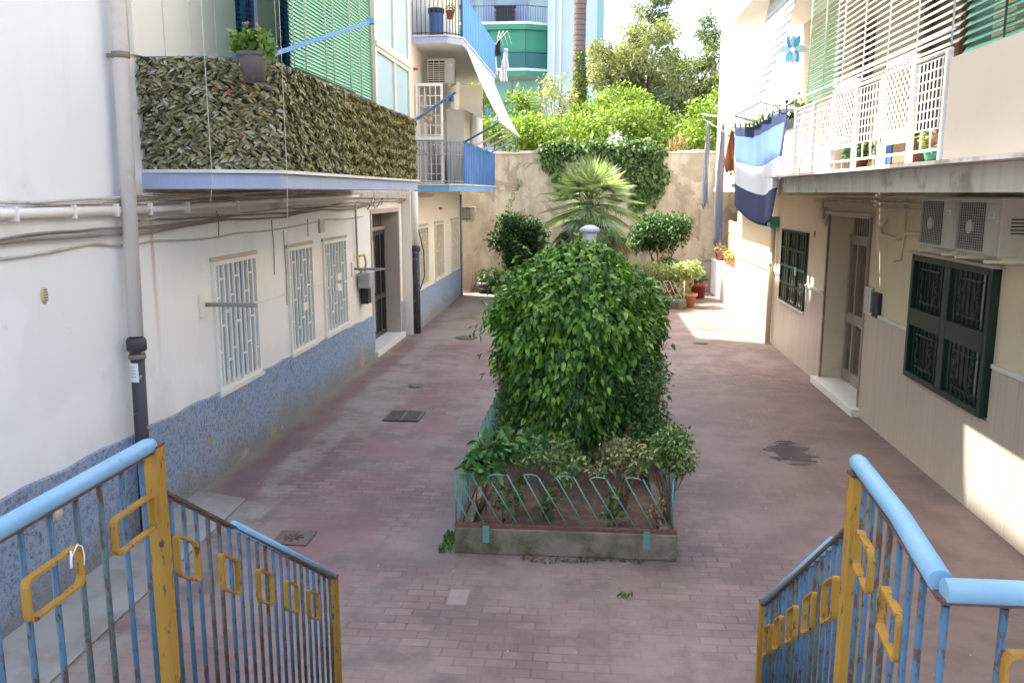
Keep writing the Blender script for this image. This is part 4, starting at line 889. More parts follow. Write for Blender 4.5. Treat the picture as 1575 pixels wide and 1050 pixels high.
# things on the balcony floor behind the rail
for i, (y, sx, sy, sz, m, lab, cat) in enumerate(((8.05, .25, .14, .20, 'blueplastic', 'blue plastic tub on the right balcony floor under the lattice', 'tub'), (7.72, .3, .42, .20, 'wood', 'brown wooden crate on the right balcony floor under the lattice', 'crate'))):
    b = MB(); x0 = XP+.05
    b.box(x0, y-sy/2, 3.318, x0+sx, y+sy/2, 3.34); b.box(x0, y-sy/2, 3.34, x0+.015, y+sy/2, 3.318+sz); b.box(x0+sx-.015, y-sy/2, 3.34, x0+sx, y+sy/2, 3.318+sz); b.box(x0+.015, y-sy/2, 3.34, x0+sx-.015, y-sy/2+.015, 3.318+sz); b.box(x0+.015, y+sy/2-.015, 3.34, x0+sx-.015, y+sy/2, 3.318+sz)
    tag(b.build(cat, M[m]), lab, cat)
for k, (y, fm, lab) in enumerate(((7.22, 'varieg', 'pale leafy plant in a green pot at the near end of the right balcony floor'), (6.95, 'petal', 'pinkish flowering plant in a low pot at the near end of the right balcony floor'), (9.3, 'broad', 'small green plant on the right balcony floor below the middle railing'))):
    o = empty('potted_plant', (XP+.16, y, 3.318), lab, 'potted plant'); b = MB(); b.lathe([(0, 0), (.08, 0), (.11, .12), (.10, .12), (0, .11)], (XP+.16, y, 3.318), 16); b.build('pot', M['deepslat' if k == 0 else 'claydark'], o)
    foliage('foliage', [((XP+.16, y, 3.50), (.14, .15, .08))], 170, .06, .6, M[fm], o)
# flower spinner
e = empty('garden_spinner', (XG, 11.5, 4.14), 'blue and white flower-shaped spinner on the corner of the right balcony', 'spinner')
b = MB(); b.tube([(XG+.05, 11.5, 4.13), (XG-.02, 11.47, 4.86)], .008, 6); b.build('stick', M['whitemetal'], e)
for k in range(8):
    an = k*PI/4; c0 = Vector((XG-.03, 11.45, 4.88)); d = Vector((math.cos(an)*.55, -.1, math.sin(an))).normalized(); sd = Vector((-math.sin(an)*.55, -.25, math.cos(an))).normalized()
    b = MB(); n = 10; pts = [c0 + d*(.10+.075*math.cos(2*PI*i/n)) + sd*.05*math.sin(2*PI*i/n) for i in range(n)]; nv = d.cross(sd).normalized()*.006
    b.add([p+nv for p in pts] + [p-nv for p in pts], [tuple(range(n)), tuple(reversed(range(n, 2*n)))] + [(i, (i+1) % n, n+(i+1) % n, n+i) for i in range(n)]); b.build('petal', M['cyan' if k % 2 else 'whitecloth'], e)
# white drop awning, second balcony
b = MB(); n = 14; y0, y1 = 12.35, 14.5
for i in range(n):
    f_ = lambda t: (2.80 - .48*t + .05*math.sin(PI*t), 6.12 - 1.78*t)
    (xa, za), (xb, zb) = f_(i/n), f_((i+1)/n)
    b.add([(xa, y0, za), (xa, y1, za), (xb, y1, zb), (xb, y0, zb), (xa+.012, y0, za), (xa+.012, y1, za), (xb+.012, y1, zb), (xb+.012, y0, zb)], [(3, 2, 1, 0), (4, 5, 6, 7), (0, 4, 7, 3), (1, 2, 6, 5), (0, 1, 5, 4), (3, 7, 6, 2)], True)
aw = b.build('awning', M['awning']); tag(aw, 'sunlit white awning let down over the second balcony on the right', 'awning')
b = MB(); b.tube([(2.32, y0-.02, 4.33), (2.32, y1+.02, 4.33)], .02, 8); b.bar((2.32, y0, 4.33), (2.95, y0, 4.15), .03, .03); b.bar((2.32, y1, 4.33), (2.95, y1, 4.15), .03, .03); b.build('awning_bar', M['whitemetal'], aw)
# second balcony rail with flowers
e = empty('flower_box', (2.98, 17, 3.31), 'row of flowering plants along the rail of the second right balcony', 'flower box')
b = MB(); b.tube([(2.96, 11.9, 4.2), (2.96, 18.4, 4.2)], .015, 6)
for k in range(40): b.tube([(2.96, 11.95+k*.165, 3.31), (2.96, 11.95+k*.165, 4.2)], .007, 5)
b.box(2.84, 12.0, 4.0, 2.94, 18.3, 4.14); b.build('planter_rail', M['whitemetal'], e)
foliage('foliage', [((2.86, 12.3+i*.75, 4.22+.05*(i % 2)), (.12, .3, .14)) for i in range(8)] + [((2.88, 17.6, 3.9), (.10, .4, .4)), ((2.9, 18.2, 3.7), (.10, .25, .35))], 900, .08, .6, M['mixleaf'], e)
P = np.array([(2.84, 12.4+random.random()*6, 4.3+random.random()*.15) for _ in range(50)]); leaves('flowers', P, rv(50), rv(50), .06, .9, M['petal'], e)

# washing: big striped sheet on a line, narrow cloths on rods
e = empty('hanging_sheet', (2.45, 13.4, 2.7), 'large blue and white banded sheet drying on a line beside the right balcony', 'sheet')
nu, nv = 60, 36; ya, yb = 11.55, 15.35
def sheet_pt(u, v):
    y = ya + (yb-ya)*u; ztop = 4.18 + .05*u - .10*math.sin(PI*u); h = 1.42 + .10*math.sin(u*3.0+.4) - .05*u
    fold = (.013*math.sin(u*34)*(1-.8*v) + .018*math.sin(u*17+2)) + .04*math.sin(u*11+1+v*2)
    pull = -.12*math.exp(-((u-.04)/.09)**2)*v
    return (2.48 + fold*.8 + .10*v*math.sin(PI*u) + pull, y + .12*v*v*(.5-u)*1.2, ztop - h*v)
bands = [(0, 4, 'navy'), (4, 15, 'midblue'), (15, 25, 'whitecloth'), (25, 36, 'navy')]
b = MB(); vs = [sheet_pt(i/nu, j/nv) for j in range(nv+1) for i in range(nu+1)]; b.v = vs; mats = ['navy', 'midblue', 'whitecloth']
for r0, r1, m in bands:
    for j in range(r0, r1):
        for i in range(nu):
            mm = 'navy' if i < 2 and m != 'whitecloth' else m
            k = j*(nu+1)+i; b.f.append((k, k+1, k+nu+2, k+nu+1)); b.m.append(mats.index(mm)); b.sm.append(True)
o = b.build('cloth', [M[k] for k in mats], e); sd = o.modifiers.new('thick', 'SOLIDIFY'); sd.thickness = .004
for i in range(14): b = MB(); y = ya+.1+(yb-ya-.2)*i/13; u = (y-ya)/(yb-ya); p = sheet_pt(u, 0); b.box(p[0]-.012, y-.01, p[2]-.03, p[0]+.012, y+.01, p[2]+.05); b.build('clothes_peg', M['deepslat'], e)
for y0, y1, x, z, lab in ((11.4, 15.6, 2.48, 4.20, 'washing line holding the striped sheet'),):
    b = MB(); b.tube([(x+.0, y0, z+.0), (x, (y0+y1)/2, z-.06), (x, y1, z+.06)], .006, 5); tag(b.build('washing_line', M['cord']), lab, 'washing line')
b = MB(); b.bar((2.95, 15.2, 4.25), (2.30, 18.6, 4.72), .03, .03); tag(b.build('washing_rod', M['greyiron']), 'grey rod reaching out beyond the striped sheet with narrow washing below', 'washing rod')
b = MB(); b.tube([(2.32, 18.4, 4.60), (2.42, 15.6, 4.10)], .005, 5); tag(b.build('washing_line', M['cord']), 'thin line carrying narrow pale cloths beyond the striped sheet', 'washing line')
b = MB(); b.tube([(XG+.06, 11.48, 4.16), (XG+.0, 11.9, 4.2), (XG-.02, 12.3, 4.2)], .018, 6); tag(b.build('washing_rod', M['whitemetal']), 'short white rod at the corner of the right balcony rail', 'washing rod')
def hang_strip(x, y, z, w_, h_, m, lab, taper=.5, cat='washing'):
    b = MB(); n = 16; k = 8; b.v = []
    for j in range(n+1):
        v = j/n; ww = w_*(taper + (1-taper)*min(1, v*3))
        for i in range(k+1): u = i/k-.5; b.v.append((x + u*ww*.8 + .015*math.sin(v*6+i), y + .035*math.sin(i*2.1+v*3) + u*ww*.5, z - h_*v*(1+.04*math.sin(i*1.7))))
    for j in range(n):
        for i in range(k): q = j*(k+1)+i; b.f.append((q, q+1, q+k+2, q+k+1)); b.m.append(0); b.sm.append(True)
    o = b.build('washing', m); s_ = o.modifiers.new('thick', 'SOLIDIFY'); s_.thickness = .006; return tag(o, lab, cat)
hang_strip(2.30, 17.5, 4.48, .15, 1.65, M['lilaccloth'], 'leftmost narrow pale lilac cloth hanging against the old end wall', .35)
hang_strip(2.42, 16.4, 4.36, .20, 2.2, M['lilaccloth'], 'long narrow lilac cloth hanging lowest against the old end wall', .3)
hang_strip(2.46, 15.6, 4.18, .20, .72, M['rustcloth'], 'rust brown cloth hanging between the lilac cloth and the striped sheet', .2)

# services on the right wall
p = empty('downpipe', (XR-.10, 17.75, 0), 'beige downpipe with a green outlet box by the hanging sheet on the right wall', 'downpipe')
b = MB(); b.tube([(XR-.09, 17.8, 0), (XR-.09, 17.8, 2.45)], .055, 12); b.lathe([(.06, 0), (.07, .01), (.07, .06), (.058, .07)], (XR-.09, 17.8, 1.62), 12); b.build('pipe', mk('beige_pipe', (.62, .52, .36), .6, .08), p)
b = MB(); b.box(XR-.18, 17.65, 2.40, XR-.02, 17.95, 2.62); b.build('outlet_box', M['deepslat'], p, bevel=.01)
e = empty('intercom', (XR-.05, 11.7, 1.5), 'dark intercom panel with a chrome cover beside the right entrance door', 'intercom')
b = MB(); b.box(XR-.05, 11.36, 1.47, XR, 11.60, 1.80); b.build('panel', M['blackplastic'], e, bevel=.006)
b = MB(); b.box(XR-.07, 11.66, 1.50, XR, 11.88, 1.84); b.build('cover', M['alu'], e, bevel=.015)
e = empty('pipe_run', (XR, 11, 2.7), 'painted pipes and cables looping on the beige wall beside the right door', 'pipes')
for pts, r in (([(XR-.03, 11.35, 2.76), (XR-.04, 11.55, 2.66), (XR-.04, 11.45, 2.56), (XR-.04, 10.9, 2.54), (XR-.04, 10.6, 2.62), (XR-.03, 9.5, 2.64)], .022), ([(XR-.03, 10.72, 3.05), (XR-.03, 10.70, 2.55), (XR-.03, 10.74, 2.30), (XR-.03, 10.95, 2.26)], .014), ([(XR-.03, 3, 3.04), (XR-.03, 9, 3.06), (XR-.03, 18, 3.03)], .016), ([(XR-.03, 3, 2.98), (XR-.05, 10, 2.97), (XR-.03, 14.2, 3.0)], .013), ([(XR-.04, 9.4, 2.92), (XR-.06, 11, 2.90), (XR-.03, 13, 2.97), (XR-.03, 15, 2.95)], .010), ([(XR-.03, 14.4, 3.0), (XR-.05, 14.35, 2.7), (XR-.05, 14.1, 2.58), (XR-.04, 14.05, 2.85)], .016)):
    b = MB(); b.tube(pts, r, 7); b.build('pipe', M['beige'] if r > .013 else M['cable'], e)
b = MB(); b.box(XR-.08, 14.2, 2.68, XR, 14.45, 2.86); b.box(XR-.03, 14.85, 2.35, XR, 14.88, 2.45); b.build('junction_box', M['jambgrey'], e, bevel=.01)

# niche at the far end: low wall, bamboo screen, pots
b = MB(); b.box(XR+.02, 22.62, 0, XR+.32, YB, 1.0); b.box(XR+.0, 22.62, 1.0, XR+.36, YB, 1.06); tag(b.build('low_wall', M['lightwall'], bevel=.01), 'low white wall with pots on its ledge at the far right corner', 'wall')
b = MB()
for k in range(64): y = 23.0 + k*.06; b.tube([(XR+.45+.01*random.random(), y, 0), (XR+.45, y, 2.2+.08*random.random())], .022, 5)
b.box(XR+.42, 23, 1.9, XR+.43, 26.9, 1.93); b.box(XR+.42, 23, 1.25, XR+.43, 26.9, 1.28)
tag(b.build('bamboo_screen', M['bamboo']), 'upright bamboo screen behind the low wall in the far right corner', 'screen')
for i, (y, r, m, lab) in enumerate(((26.2, .15, 'claydark', 'round dark clay pot on the ledge, closest to the old end wall'), (24.6, .13, 'clay', 'red clay pot with flowers on the ledge of the low wall'), (23.9, .12, 'clay', 'small clay pot on the sunny end of the low wall ledge'))):
    o = empty('potted_plant', (XR+.14, y, 1.06), lab, 'potted plant'); b = MB(); b.lathe([(0, 0), (r*.7, 0), (r, r*1.5), (r*1.1, r*1.5), (r*1.1, r*1.8), (r*.9, r*1.8), (0, r*1.5)], (XR+.14, y, 1.06), 18); b.build('pot', M[m], o)
    foliage('foliage', [((XR+.14, y, 1.06+r*2.3), (r*1.1, r*1.1, r*.8))], 160, .08, .5, M['varieg' if i else 'dryleaf'], o)

# ------------------------------------------------------------------ old end wall with ivy and garden beyond
b = MB(); b.box(-9, YB, 0, 9, YB+.35, 4.30)
o = tag(b.build('garden_wall', M['oldwall']), 'tall old plastered wall with peeling cream render closing the courtyard', 'wall')
b = MB(); n = 40
for i in range(n):
    x0, x1 = -9+18*i/n, -9+18*(i+1)/n; z = 4.38 + .03*math.sin(i*1.7)
    b.box(x0, YB-.03, 4.302, x1, YB+.38, z)
b.build('coping', M['slab_white'], o)
cs = [((-1.3+i*.37, YB-.05, 4.42+.10*math.sin(i*1.9)), (.34, .2, .24)) for i in range(10)] + [((1.3+.25*i, YB-.05, 3.9-.1*i), (.38, .18, .5)) for i in range(4)] + [((1.85, YB-.03, 3.2), (.38, .12, .5)), ((1.5, YB-.03, 2.9), (.3, .10, .4)), ((-1.2, YB-.05, 4.1), (.35, .15, .4)), ((-.9, YB-.05, 3.5), (.25, .1, .45)), ((.3, YB-.03, 4.0), (.8, .10, .22))]
o = empty('ivy', (.2, YB, 4), 'ivy spilling over the old wall behind the fan palm', 'climbing plant'); foliage('foliage', cs, 7000, .13, .8, M['ivy'], o, .6, -.4, .6, .7)
b = MB()
for i in range(6): limb(b, (1.4+.12*i, YB-.03, 4.4), (1.2+.2*i, YB-.03, 2.5+.1*i), .012, .006, 5, .12)
b.build('stems', M['twig'], o)
P, N_ = clumps([((-2.6+.05*i, YB-.02, 2.6+.12*i), (.04, .02, .08)) for i in range(8)], 90); o2 = leaves('climbing_weed', P, N_+rv(len(P))*.5, N_+np.array([0, -1, 0]), .07, .7, M['mixleaf']); tag(o2, 'thin weed climbing a crack on the left part of the old wall', 'weed')
hd = empty('hedge', (0, 29, 3.7), 'sunlit yellow-green hedge growing along the top behind the old wall', 'hedge')
cs = []
for i in range(160):
    x = -8.5 + 17*rng.random(); y = YB+.7+3.2*rng.random(); z = 4.25 + 1.85*rng.random()*(.55+.45*(y-YB)/3.5) + .28*math.sin(x*1.7); s_ = .55*rng.uniform(.6, 1.3); cs.append(((x, y, z), (s_*1.1, s_*.9, s_*.8)))
foliage('foliage', cs, 50000, .15, .55, M['hedge'], hd, .5, .35, .75, .85)
b = MB()
for i in range(60): x = random.uniform(-8, 8); y = random.uniform(YB+.8, YB+3); limb(b, (x, y, 3.7), (x+random.uniform(-.4, .4), y, 5.6), .03, .01, 5, .1)
b.build('stems', M['bark'], hd)
P, N_ = clumps([((2.6+.08*i, YB+.6, 4.3+.05*i), (.25, .2, .35)) for i in range(4)], 160); o2 = leaves('dry_grass', P, N_*.3+np.array([0, 0, 1])+rv(len(P))*.4, N_, .35, .12, M['dryleaf']); tag(o2, 'dry straw-coloured tuft above the right part of the old wall', 'dry plant')

def tree(name, base, h, crown_c, crown_r, k, rs, nleaf, L, mat, label, barkm='bark', ratio=.3, limbs=14, r0=.2, group=None):
    t = empty(name, base, label, 'tree', group); b = MB(); cs = sub_clumps(crown_c, crown_r, k, rs)
    fork = Vector((base[0]+.15*(crown_c[0]-base[0]), base[1], base[2]+h*.45)); pts = limb(b, base, fork, r0, r0*.7, 8, .08)
    for i in range(limbs):
        c = cs[i % len(cs)][0]; mid_ = fork.lerp(Vector(c), .5) + Vector((0, 0, .25)); limb(b, fork, mid_, r0*.5, r0*.28, 6, .1, 4); limb(b, mid_, c, r0*.28, r0*.08, 5, .15, 4)
    b.build('trunk', M[barkm], t); foliage('crown', cs, nleaf, L, ratio, M[mat], t, .5, 0, .9, .9, droop=.25); return t
tree('olive_tree', (2.2, 37.5, 3.7), 6.2, (1.95, 37.5, 8.2), (2.3, 1.6, 1.9), 46, .58, 9500, .24, 'olive', 'airy olive-green tree with a visible dark fork behind the sunny hedge', ratio=.32)
tree('dark_tree', (4.6, 39.5, 3.7), 6, (4.4, 39.5, 7.5), (2.6, 1.6, 1.8), 40, .62, 9000, .24, 'treedark', 'denser dark tree at the right of the olive tree above the hedge', ratio=.34)
tree('evergreen_tree', (6.2, 42, 3.7), 7, (5.5, 42, 10.0), (.7, .7, 1.6), 10, .36, 1200, .24, 'treedark', 'slim dark treetop standing up behind the denser dark tree', ratio=.3, limbs=6)
tree('evergreen_tree', (2.2, 44, 3.7), 9, (2.9, 44, 11.7), (.9, .8, 1.4), 12, .42, 1500, .26, 'treedark', 'high narrow treetop showing above the olive-green tree', ratio=.3, limbs=6)
tree('low_tree', (1.7, 36, 3.7), 2.2, (2.6, 36, 6.4), (2.2, .9, .65), 22, .5, 4200, .2, 'treedark', 'low dark leafy tree just behind the hedge below the olive crown', ratio=.4, limbs=8, r0=.12)
tree('pale_shrub', (-1.4, 33, 3.7), 2, (-1.3, 33, 6.6), (1.2, .7, .8), 12, .36, 650, .18, 'olive', 'pale thin tree between the palm trunk and the far white tower', ratio=.35, limbs=8, r0=.06)
tree('pale_shrub', (-3.9, 31, 3.7), 2.6, (-4.0, 31, 6.4), (.6, .5, .9), 9, .3, 800, .16, 'hedge', 'slim young tree behind the white drop awning of the cream house', ratio=.4, limbs=6, r0=.05)
tree('unseen_shade_tree', (-7.6, 29.5, 3.7), 6, (-7.6, 29.8, 8.6), (2.2, 1.8, 3.0), 26, 1.0, 5200, .3, 'treedark', 'unseen tree added behind the cream house to shade the far right corner', ratio=.5)  # hidden from view, added to keep sun off the far right corner
# tall palm trunk beyond the wall
pt = empty('palm_tree', (-.55, 36, 3.7), 'tall ringed palm trunk with ivy at its foot beyond the old wall', 'palm')
b = MB(); n = 30; b.tube([(-.52+.02*math.sin(i*.3), 36, 3.7+10*i/n) for i in range(n+1)], [.245+.012*(i % 2) + .03*max(0, 1-i/6) for i in range(n+1)], 16); b.build('trunk', M['palmtrunk'], pt)
foliage('ivy', [((-.52, 36, 6.2+.45*i), (.36-.03*i, .36, .36)) for i in range(6)], 2600, .11, .8, M['hedge'], pt, .7, 0, .6, .4)
Pc = []; Dc = []; Nc = []
for k in range(34):
    an = k*2.4; el = random.uniform(-.5, 1.0); v = Vector((math.cos(an)*math.cos(el), math.sin(an)*math.cos(el), math.sin(el)))
    for q in range(26):
        t_ = (q+4)/30; p = Vector((-.5, 36, 13.7)) + v*2.6*t_ + Vector((0, 0, -1.5*t_*t_)); sd = v.cross(Vector((0, 0, 1))).normalized()
        for s_ in (-1, 1): Pc.append(p); Dc.append(sd*s_ + v*.6 + Vector((0, 0, -.3))); Nc.append((0, 0, 1))
leaves('crown', np.array(Pc), np.array(Dc), np.array(Nc, float), .5, .1, M['palmleaf'], pt)

# far apartment tower
T = empty('apartment_tower', (-3, 58, 0), 'distant pale blue apartment tower with green balcony screens', 'building')
b = MB(); b.box(-2.75, 54.0, 0, .62, 66, 21); b.box(-14, 55.6, 0, -2.75, 66, 21); b.build('wall', M['farblue'], T)
b = MB(); b.box(.25, 53.98, 0, .66, 54.0, 21); b.box(.62, 54, 0, .66, 60, 21); b.build('corner_strip', M['paleteal'], T)
b = MB(); b.tube([(-1.95, 53.95, 0), (-1.95, 53.95, 21)], .06, 6); b.tube([(-2.35, 53.95, 0), (-2.35, 53.95, 21)], .05, 6); b.build('downpipe', M['lightwall'], T)
for k, z in enumerate((7.45, 10.45, 13.2, 16.0)):
    b = MB(); b.prism([(-14, 55.6), (-14, 54.2), (-4.1, 54.2), (-2.78, 54.9), (-2.78, 55.6)], z, z+.22); b.build('balcony_slab', M['lightwall'], T)
    b = MB(); b.prism([(-14, 54.18), (-4.09, 54.18), (-2.77, 54.88), (-2.78, 54.9), (-4.1, 54.2), (-14, 54.2)], z-.25, z+.06); b.build('balcony_fascia', M['teal'], T)
    b = MB(); pp = [(-14, 54.24), (-4.1, 54.24), (-2.82, 54.92)]; b.tube([(x, y, z+1.15) for x, y in pp], .025, 5)
    for i in range(2):
        p_, q_ = Vector(pp[i]), Vector(pp[i+1]); n = int((q_-p_).length/.16)
        for q in range(n): v = p_.lerp(q_, q/n); b.tube([(v.x, v.y, z+.22), (v.x, v.y, z+1.15)], .012, 4)
    b.build('balcony_railing', M['iron'], T)
    if k == 1:
        b = MB()
        for x0, x1 in ((-13.9, -9.0), (-8.95, -6.45), (-6.40, -4.15)): b.box(x0, 54.35, z+1.1, x1, 54.38, z+2.5)
        b.quad((-4.13, 54.36, z+1.1), (-2.86, 55.02, z+1.1), (-2.86, 55.02, z+2.5), (-4.13, 54.36, z+2.5)); b.build('green_awning', M['teal'], T)
        b = MB(); b.box(-13.9, 54.21, z+.22, -4.12, 54.23, z+1.12); b.quad((-4.1, 54.20, z+.22), (-2.8, 54.89, z+.22), (-2.8, 54.89, z+1.12), (-4.1, 54.20, z+1.12)); b.build('rail_screen', M['tealrail'], T)
    if k == 0:
        b = MB()
        for i in range(5): b.box(-12+i*1.75, 55.3, z+.22, -10.3+i*1.75, 55.34, z+2.6)
        b.build('green_awning', M['paleteal'], T); b = MB(); b.box(-4.3, 55.5, z+.22, -3.4, 55.58, z+2.2); b.build('door', M['whitemetal'], T)
    if k == 2:
        for x0 in (-8.2, -6.9, -4.85): b = MB(); b.box(x0, 55.5, z+.22, x0+.75, 55.58, z+2.5); b.box(x0+.36, 55.48, z+.3, x0+.39, 55.5, z+2.4); b.build('balcony_door', M['fascia'], T)
b = MB(); b.box(-6.0, 54.6, 13.42, -4.85, 55.0, 14.35); b.box(-6.1, 54.55, 14.35, -4.75, 55.05, 14.45); b.box(-6.05, 54.58, 14.02, -4.8, 54.6, 14.08); tag(b.build('storage_chest', M['blackplastic'], bevel=.04), 'black storage chest on the distant upper balcony', 'chest')
b = MB(); b.lathe([(0, 1.0), (.62, 1.0), (.62, 1.05), (0, 1.05)], (-8.6, 54.8, 13.42), 16)
for k in range(4): an = k*PI/2+.5; b.tube([(-8.6+.5*math.cos(an), 54.8+.5*math.sin(an), 13.42), (-8.6-.2*math.cos(an), 54.8-.2*math.sin(an), 14.42)], .03, 5)
tag(b.build('round_table', M['iron']), 'small round metal table on the distant upper balcony', 'table')
e = empty('hanging_washing', (-2.9, 27, 7), 'black and white washing hung on lines beyond the upper blue balcony', 'washing')
b = MB()
for k in range(3): b.tube([(XQ+.05, 25.4-.0, 7.3+.02*k), (XQ+.1+.12*k, 25.8, 7.75), (-2.80+.14*k, 27.6, 7.65)], .008, 4)
b.build('lines', M['cord'], e)
for x, y, z, w_, h_, m in ((-3.05, 27.0, 7.62, .16, .50, 'blackcloth'), (-2.88, 26.8, 7.72, .20, .52, 'blackcloth'), (-2.98, 26.9, 7.60, .14, .95, 'whitecloth'), (-2.66, 27.0, 7.45, .20, .60, 'whitecloth'), (-2.72, 27.0, 7.10, .24, .62, 'whitecloth')):
    o = hang_strip(x, y, z, w_, h_, M[m], None, .6, None); o.name = 'cloth'; o.location = o.location - Vector(e.location); o.parent = e

# ------------------------------------------------------------------ middle planter with ficus
PX0, PX1, PY0, PY1 = -1.13, .78, 6.88, 12.6
pl_ = empty('planter', (-.17, 9.7, 0), 'long raised planter bed with mossy concrete kerb and slanted green fence in the middle', 'planter')
def kerb(mb, x0, x1, y0, y1, h=.27, t=.14):
    mb.box(x0, y0, 0, x1, y0+t, h); mb.box(x0, y1-t, 0, x1, y1, h); mb.box(x0, y0+t, 0, x0+t, y1-t, h); mb.box(x1-t, y0+t, 0, x1, y1-t, h)
b = MB(); kerb(b, PX0, PX1, PY0, PY1, .235); b.build('kerb', M['curb'], pl_, bevel=.012)
b = MB(); n = 24
gz = lambda x, y: .165 + .03*math.sin(x*5+y*3) + .02*math.sin(y*7.3) + .05*math.exp(-((x+.15)**2+(y-8.6)**2)/.2)
xs = [PX0+.14+(PX1-PX0-.28)*i/16 for i in range(17)]; ys = [PY0+.14+(PY1-PY0-.28)*i/40 for i in range(41)]
b.add([(x, y, gz(x, y)) for y in ys for x in xs], [(j*17+i, j*17+i+1, (j+1)*17+i+1, (j+1)*17+i) for j in range(40) for i in range(16)], True); b.build('soil', M['soil'], pl_)
def slant_fence(parent, p, q, z0, h, lean, step, m, rail_m):
    p, q = Vector((*p, z0)), Vector((*q, z0)); d = (q-p); ln = d.length; d.normalize(); nv = Vector((d.y, -d.x, 0))
    r = MB(); r.bar(p - d*.01 + Vector((0, 0, .015)), q + d*.01 + Vector((0, 0, .015)), .04, .03); r.build('bottom_rail', rail_m, parent)
    n = int((ln-lean)/step); f_ = MB()
    for i in range(n+1):
        a = p + d*(lean + i*step) + Vector((0, 0, .03)); jt = random.uniform(-.012, .012); t = p + d*(i*step+jt) + Vector((0, 0, h+jt))
        f_.tube([a, t], .0068, 6)
        if i % 2 == 0 and i < n:
            t2 = p + d*((i+1)*step) + Vector((0, 0, h)); pts = [t]
            for k in range(1, 7): u = k/6; pts.append(t.lerp(t2, u) + Vector((0, 0, .014*math.sin(PI*u))) + d*-.01)
            f_.tube(pts, .0062, 6)
    f_.tube([p + Vector((0, 0, .03)), p + Vector((0, 0, h))], .0095, 6); f_.tube([p + Vector((0, 0, .03)) + d*lean*.5, p + Vector((0, 0, h*.55))], .009, 6)
    f_.build('fence_bars', m, parent)
    for u in (.14, .87):
        c = p + d*ln*u + nv*.024; s_ = MB(); s_.box(c.x-.02*abs(d.x)-.008, c.y-.02*abs(d.y)-.008, z0-.13, c.x+.02*abs(d.x)+.008, c.y+.02*abs(d.y)+.008, z0+.02) if ln < 3 else None
        if ln < 3: s_.build('fence_post', m, parent)
slant_fence(pl_, (PX0+.01, PY0+.03), (PX1-.01, PY0+.03), .237, .47, .25, .145, M['greenpale'], M['rustrail'])
slant_fence(pl_, (PX0+.04, PY1-.05), (PX0+.04, PY0+.06), .237, .47, .22, .145, M['greenpale'], M['rustrail'])
slant_fence(pl_, (PX1-.04, PY0+.06), (PX1-.04, PY1-.05), .237, .47, .22, .145, M['greenpale'], M['rustrail'])

# ficus bush
fx, fy = -.125, 8.95
fb = empty('ficus_bush', (fx, fy, .2), 'large rounded glossy ficus bush clipped into a dome in the planter', 'bush')
prof_z = np.array([.42, .60, .85, 1.15, 1.5, 1.85, 2.15, 2.33, 2.48, 2.58]); prof_r = np.array([.24, .42, .57, .70, .82, .875, .755, .57, .35, .08])
def ficus_pts(n, d0, d1):
    z = .42 + 2.16*rng.random(n); keep = rng.random(n) < .25 + .75*np.interp(z, prof_z, prof_r); z = z[keep]; n = len(z)
    th = rng.random(n)*2*PI; r = np.interp(z, prof_z, prof_r)
    lump = 1 + .06*np.sin(th*5+z*4) + .06*np.sin(th*9-z*7+1) + .05*np.sin(z*13+th*3) + .04*np.sin(th*17+z*19)
    dep = d0 + (d1-d0)*rng.random(n)**1.3; rr = r*lump - dep; rr = np.maximum(rr, .02)
    P = np.stack([fx + rr*np.cos(th), fy + rr*np.sin(th)*.95, z - dep*.4*(z > 2.3)], 1); sl_ = np.gradient(np.interp(np.linspace(.42, 2.7, 200), prof_z, prof_r), 2.28/199); s_ = -np.interp(z, np.linspace(.42, 2.7, 200), sl_); s_ = np.clip(s_, -1, 2.5)
    N_ = nrm(np.stack([np.cos(th), np.sin(th), s_], 1)); return P, N_
P, N_ = ficus_pts(19000, -.03, .18); k = len(P)
D = N_*.55 + rv(k)*.55 + np.array([0, 0, -.62])
leaves('foliage', P, D, N_ + rv(k)*.6 + np.array([0, 0, .35]), .080*rng.uniform(.65, 1.2, k), .56, M['ficus'], fb, True, .28, .18)
P, N_ = ficus_pts(8500, .2, .5); k = len(P)
leaves('inner_foliage', P, N_*.4 + rv(k) + np.array([0, 0, -.4]), N_ + rv(k)*.7, .095*rng.uniform(.7, 1.2, k), .56, M['ficus'], fb, True, .25, .15)
# loose sprays that break the outline
P = []; D = []
for i in range(170):
    p, q = ficus_pts(8, 0, .02); c = p[0]; d = Vector(q[0]*.8) + Vector(rv(1)[0])*.6 + Vector((0, 0, .15))
    for t_ in range(8): P.append(Vector(c) + d*(.03*t_) + Vector((0, 0, -.002*t_*t_))); D.append(d*.5 + Vector(rv(1)[0])*.9 + Vector((0, 0, -.5)))
P = np.array(P); D = np.array(D); leaves('sprays', P, D, rv(len(P))*.5 + np.array([0, 0, 1.]), .085*rng.uniform(.6, 1.1, len(P)), .5, M['ficus'], fb, True)
b = MB()
for i in range(5): limb(b, (fx+.02*i-.05, 8.62+.05*i, .15), (fx+random.uniform(-.4, .4), fy+random.uniform(-.4, .4), 1.6), .05, .02, 7, .1)
limb(b, (fx-.02, 8.6, .12), (fx, fy, 1.4), .075, .04, 8, .05); b.build('trunk', M['bark'], fb)

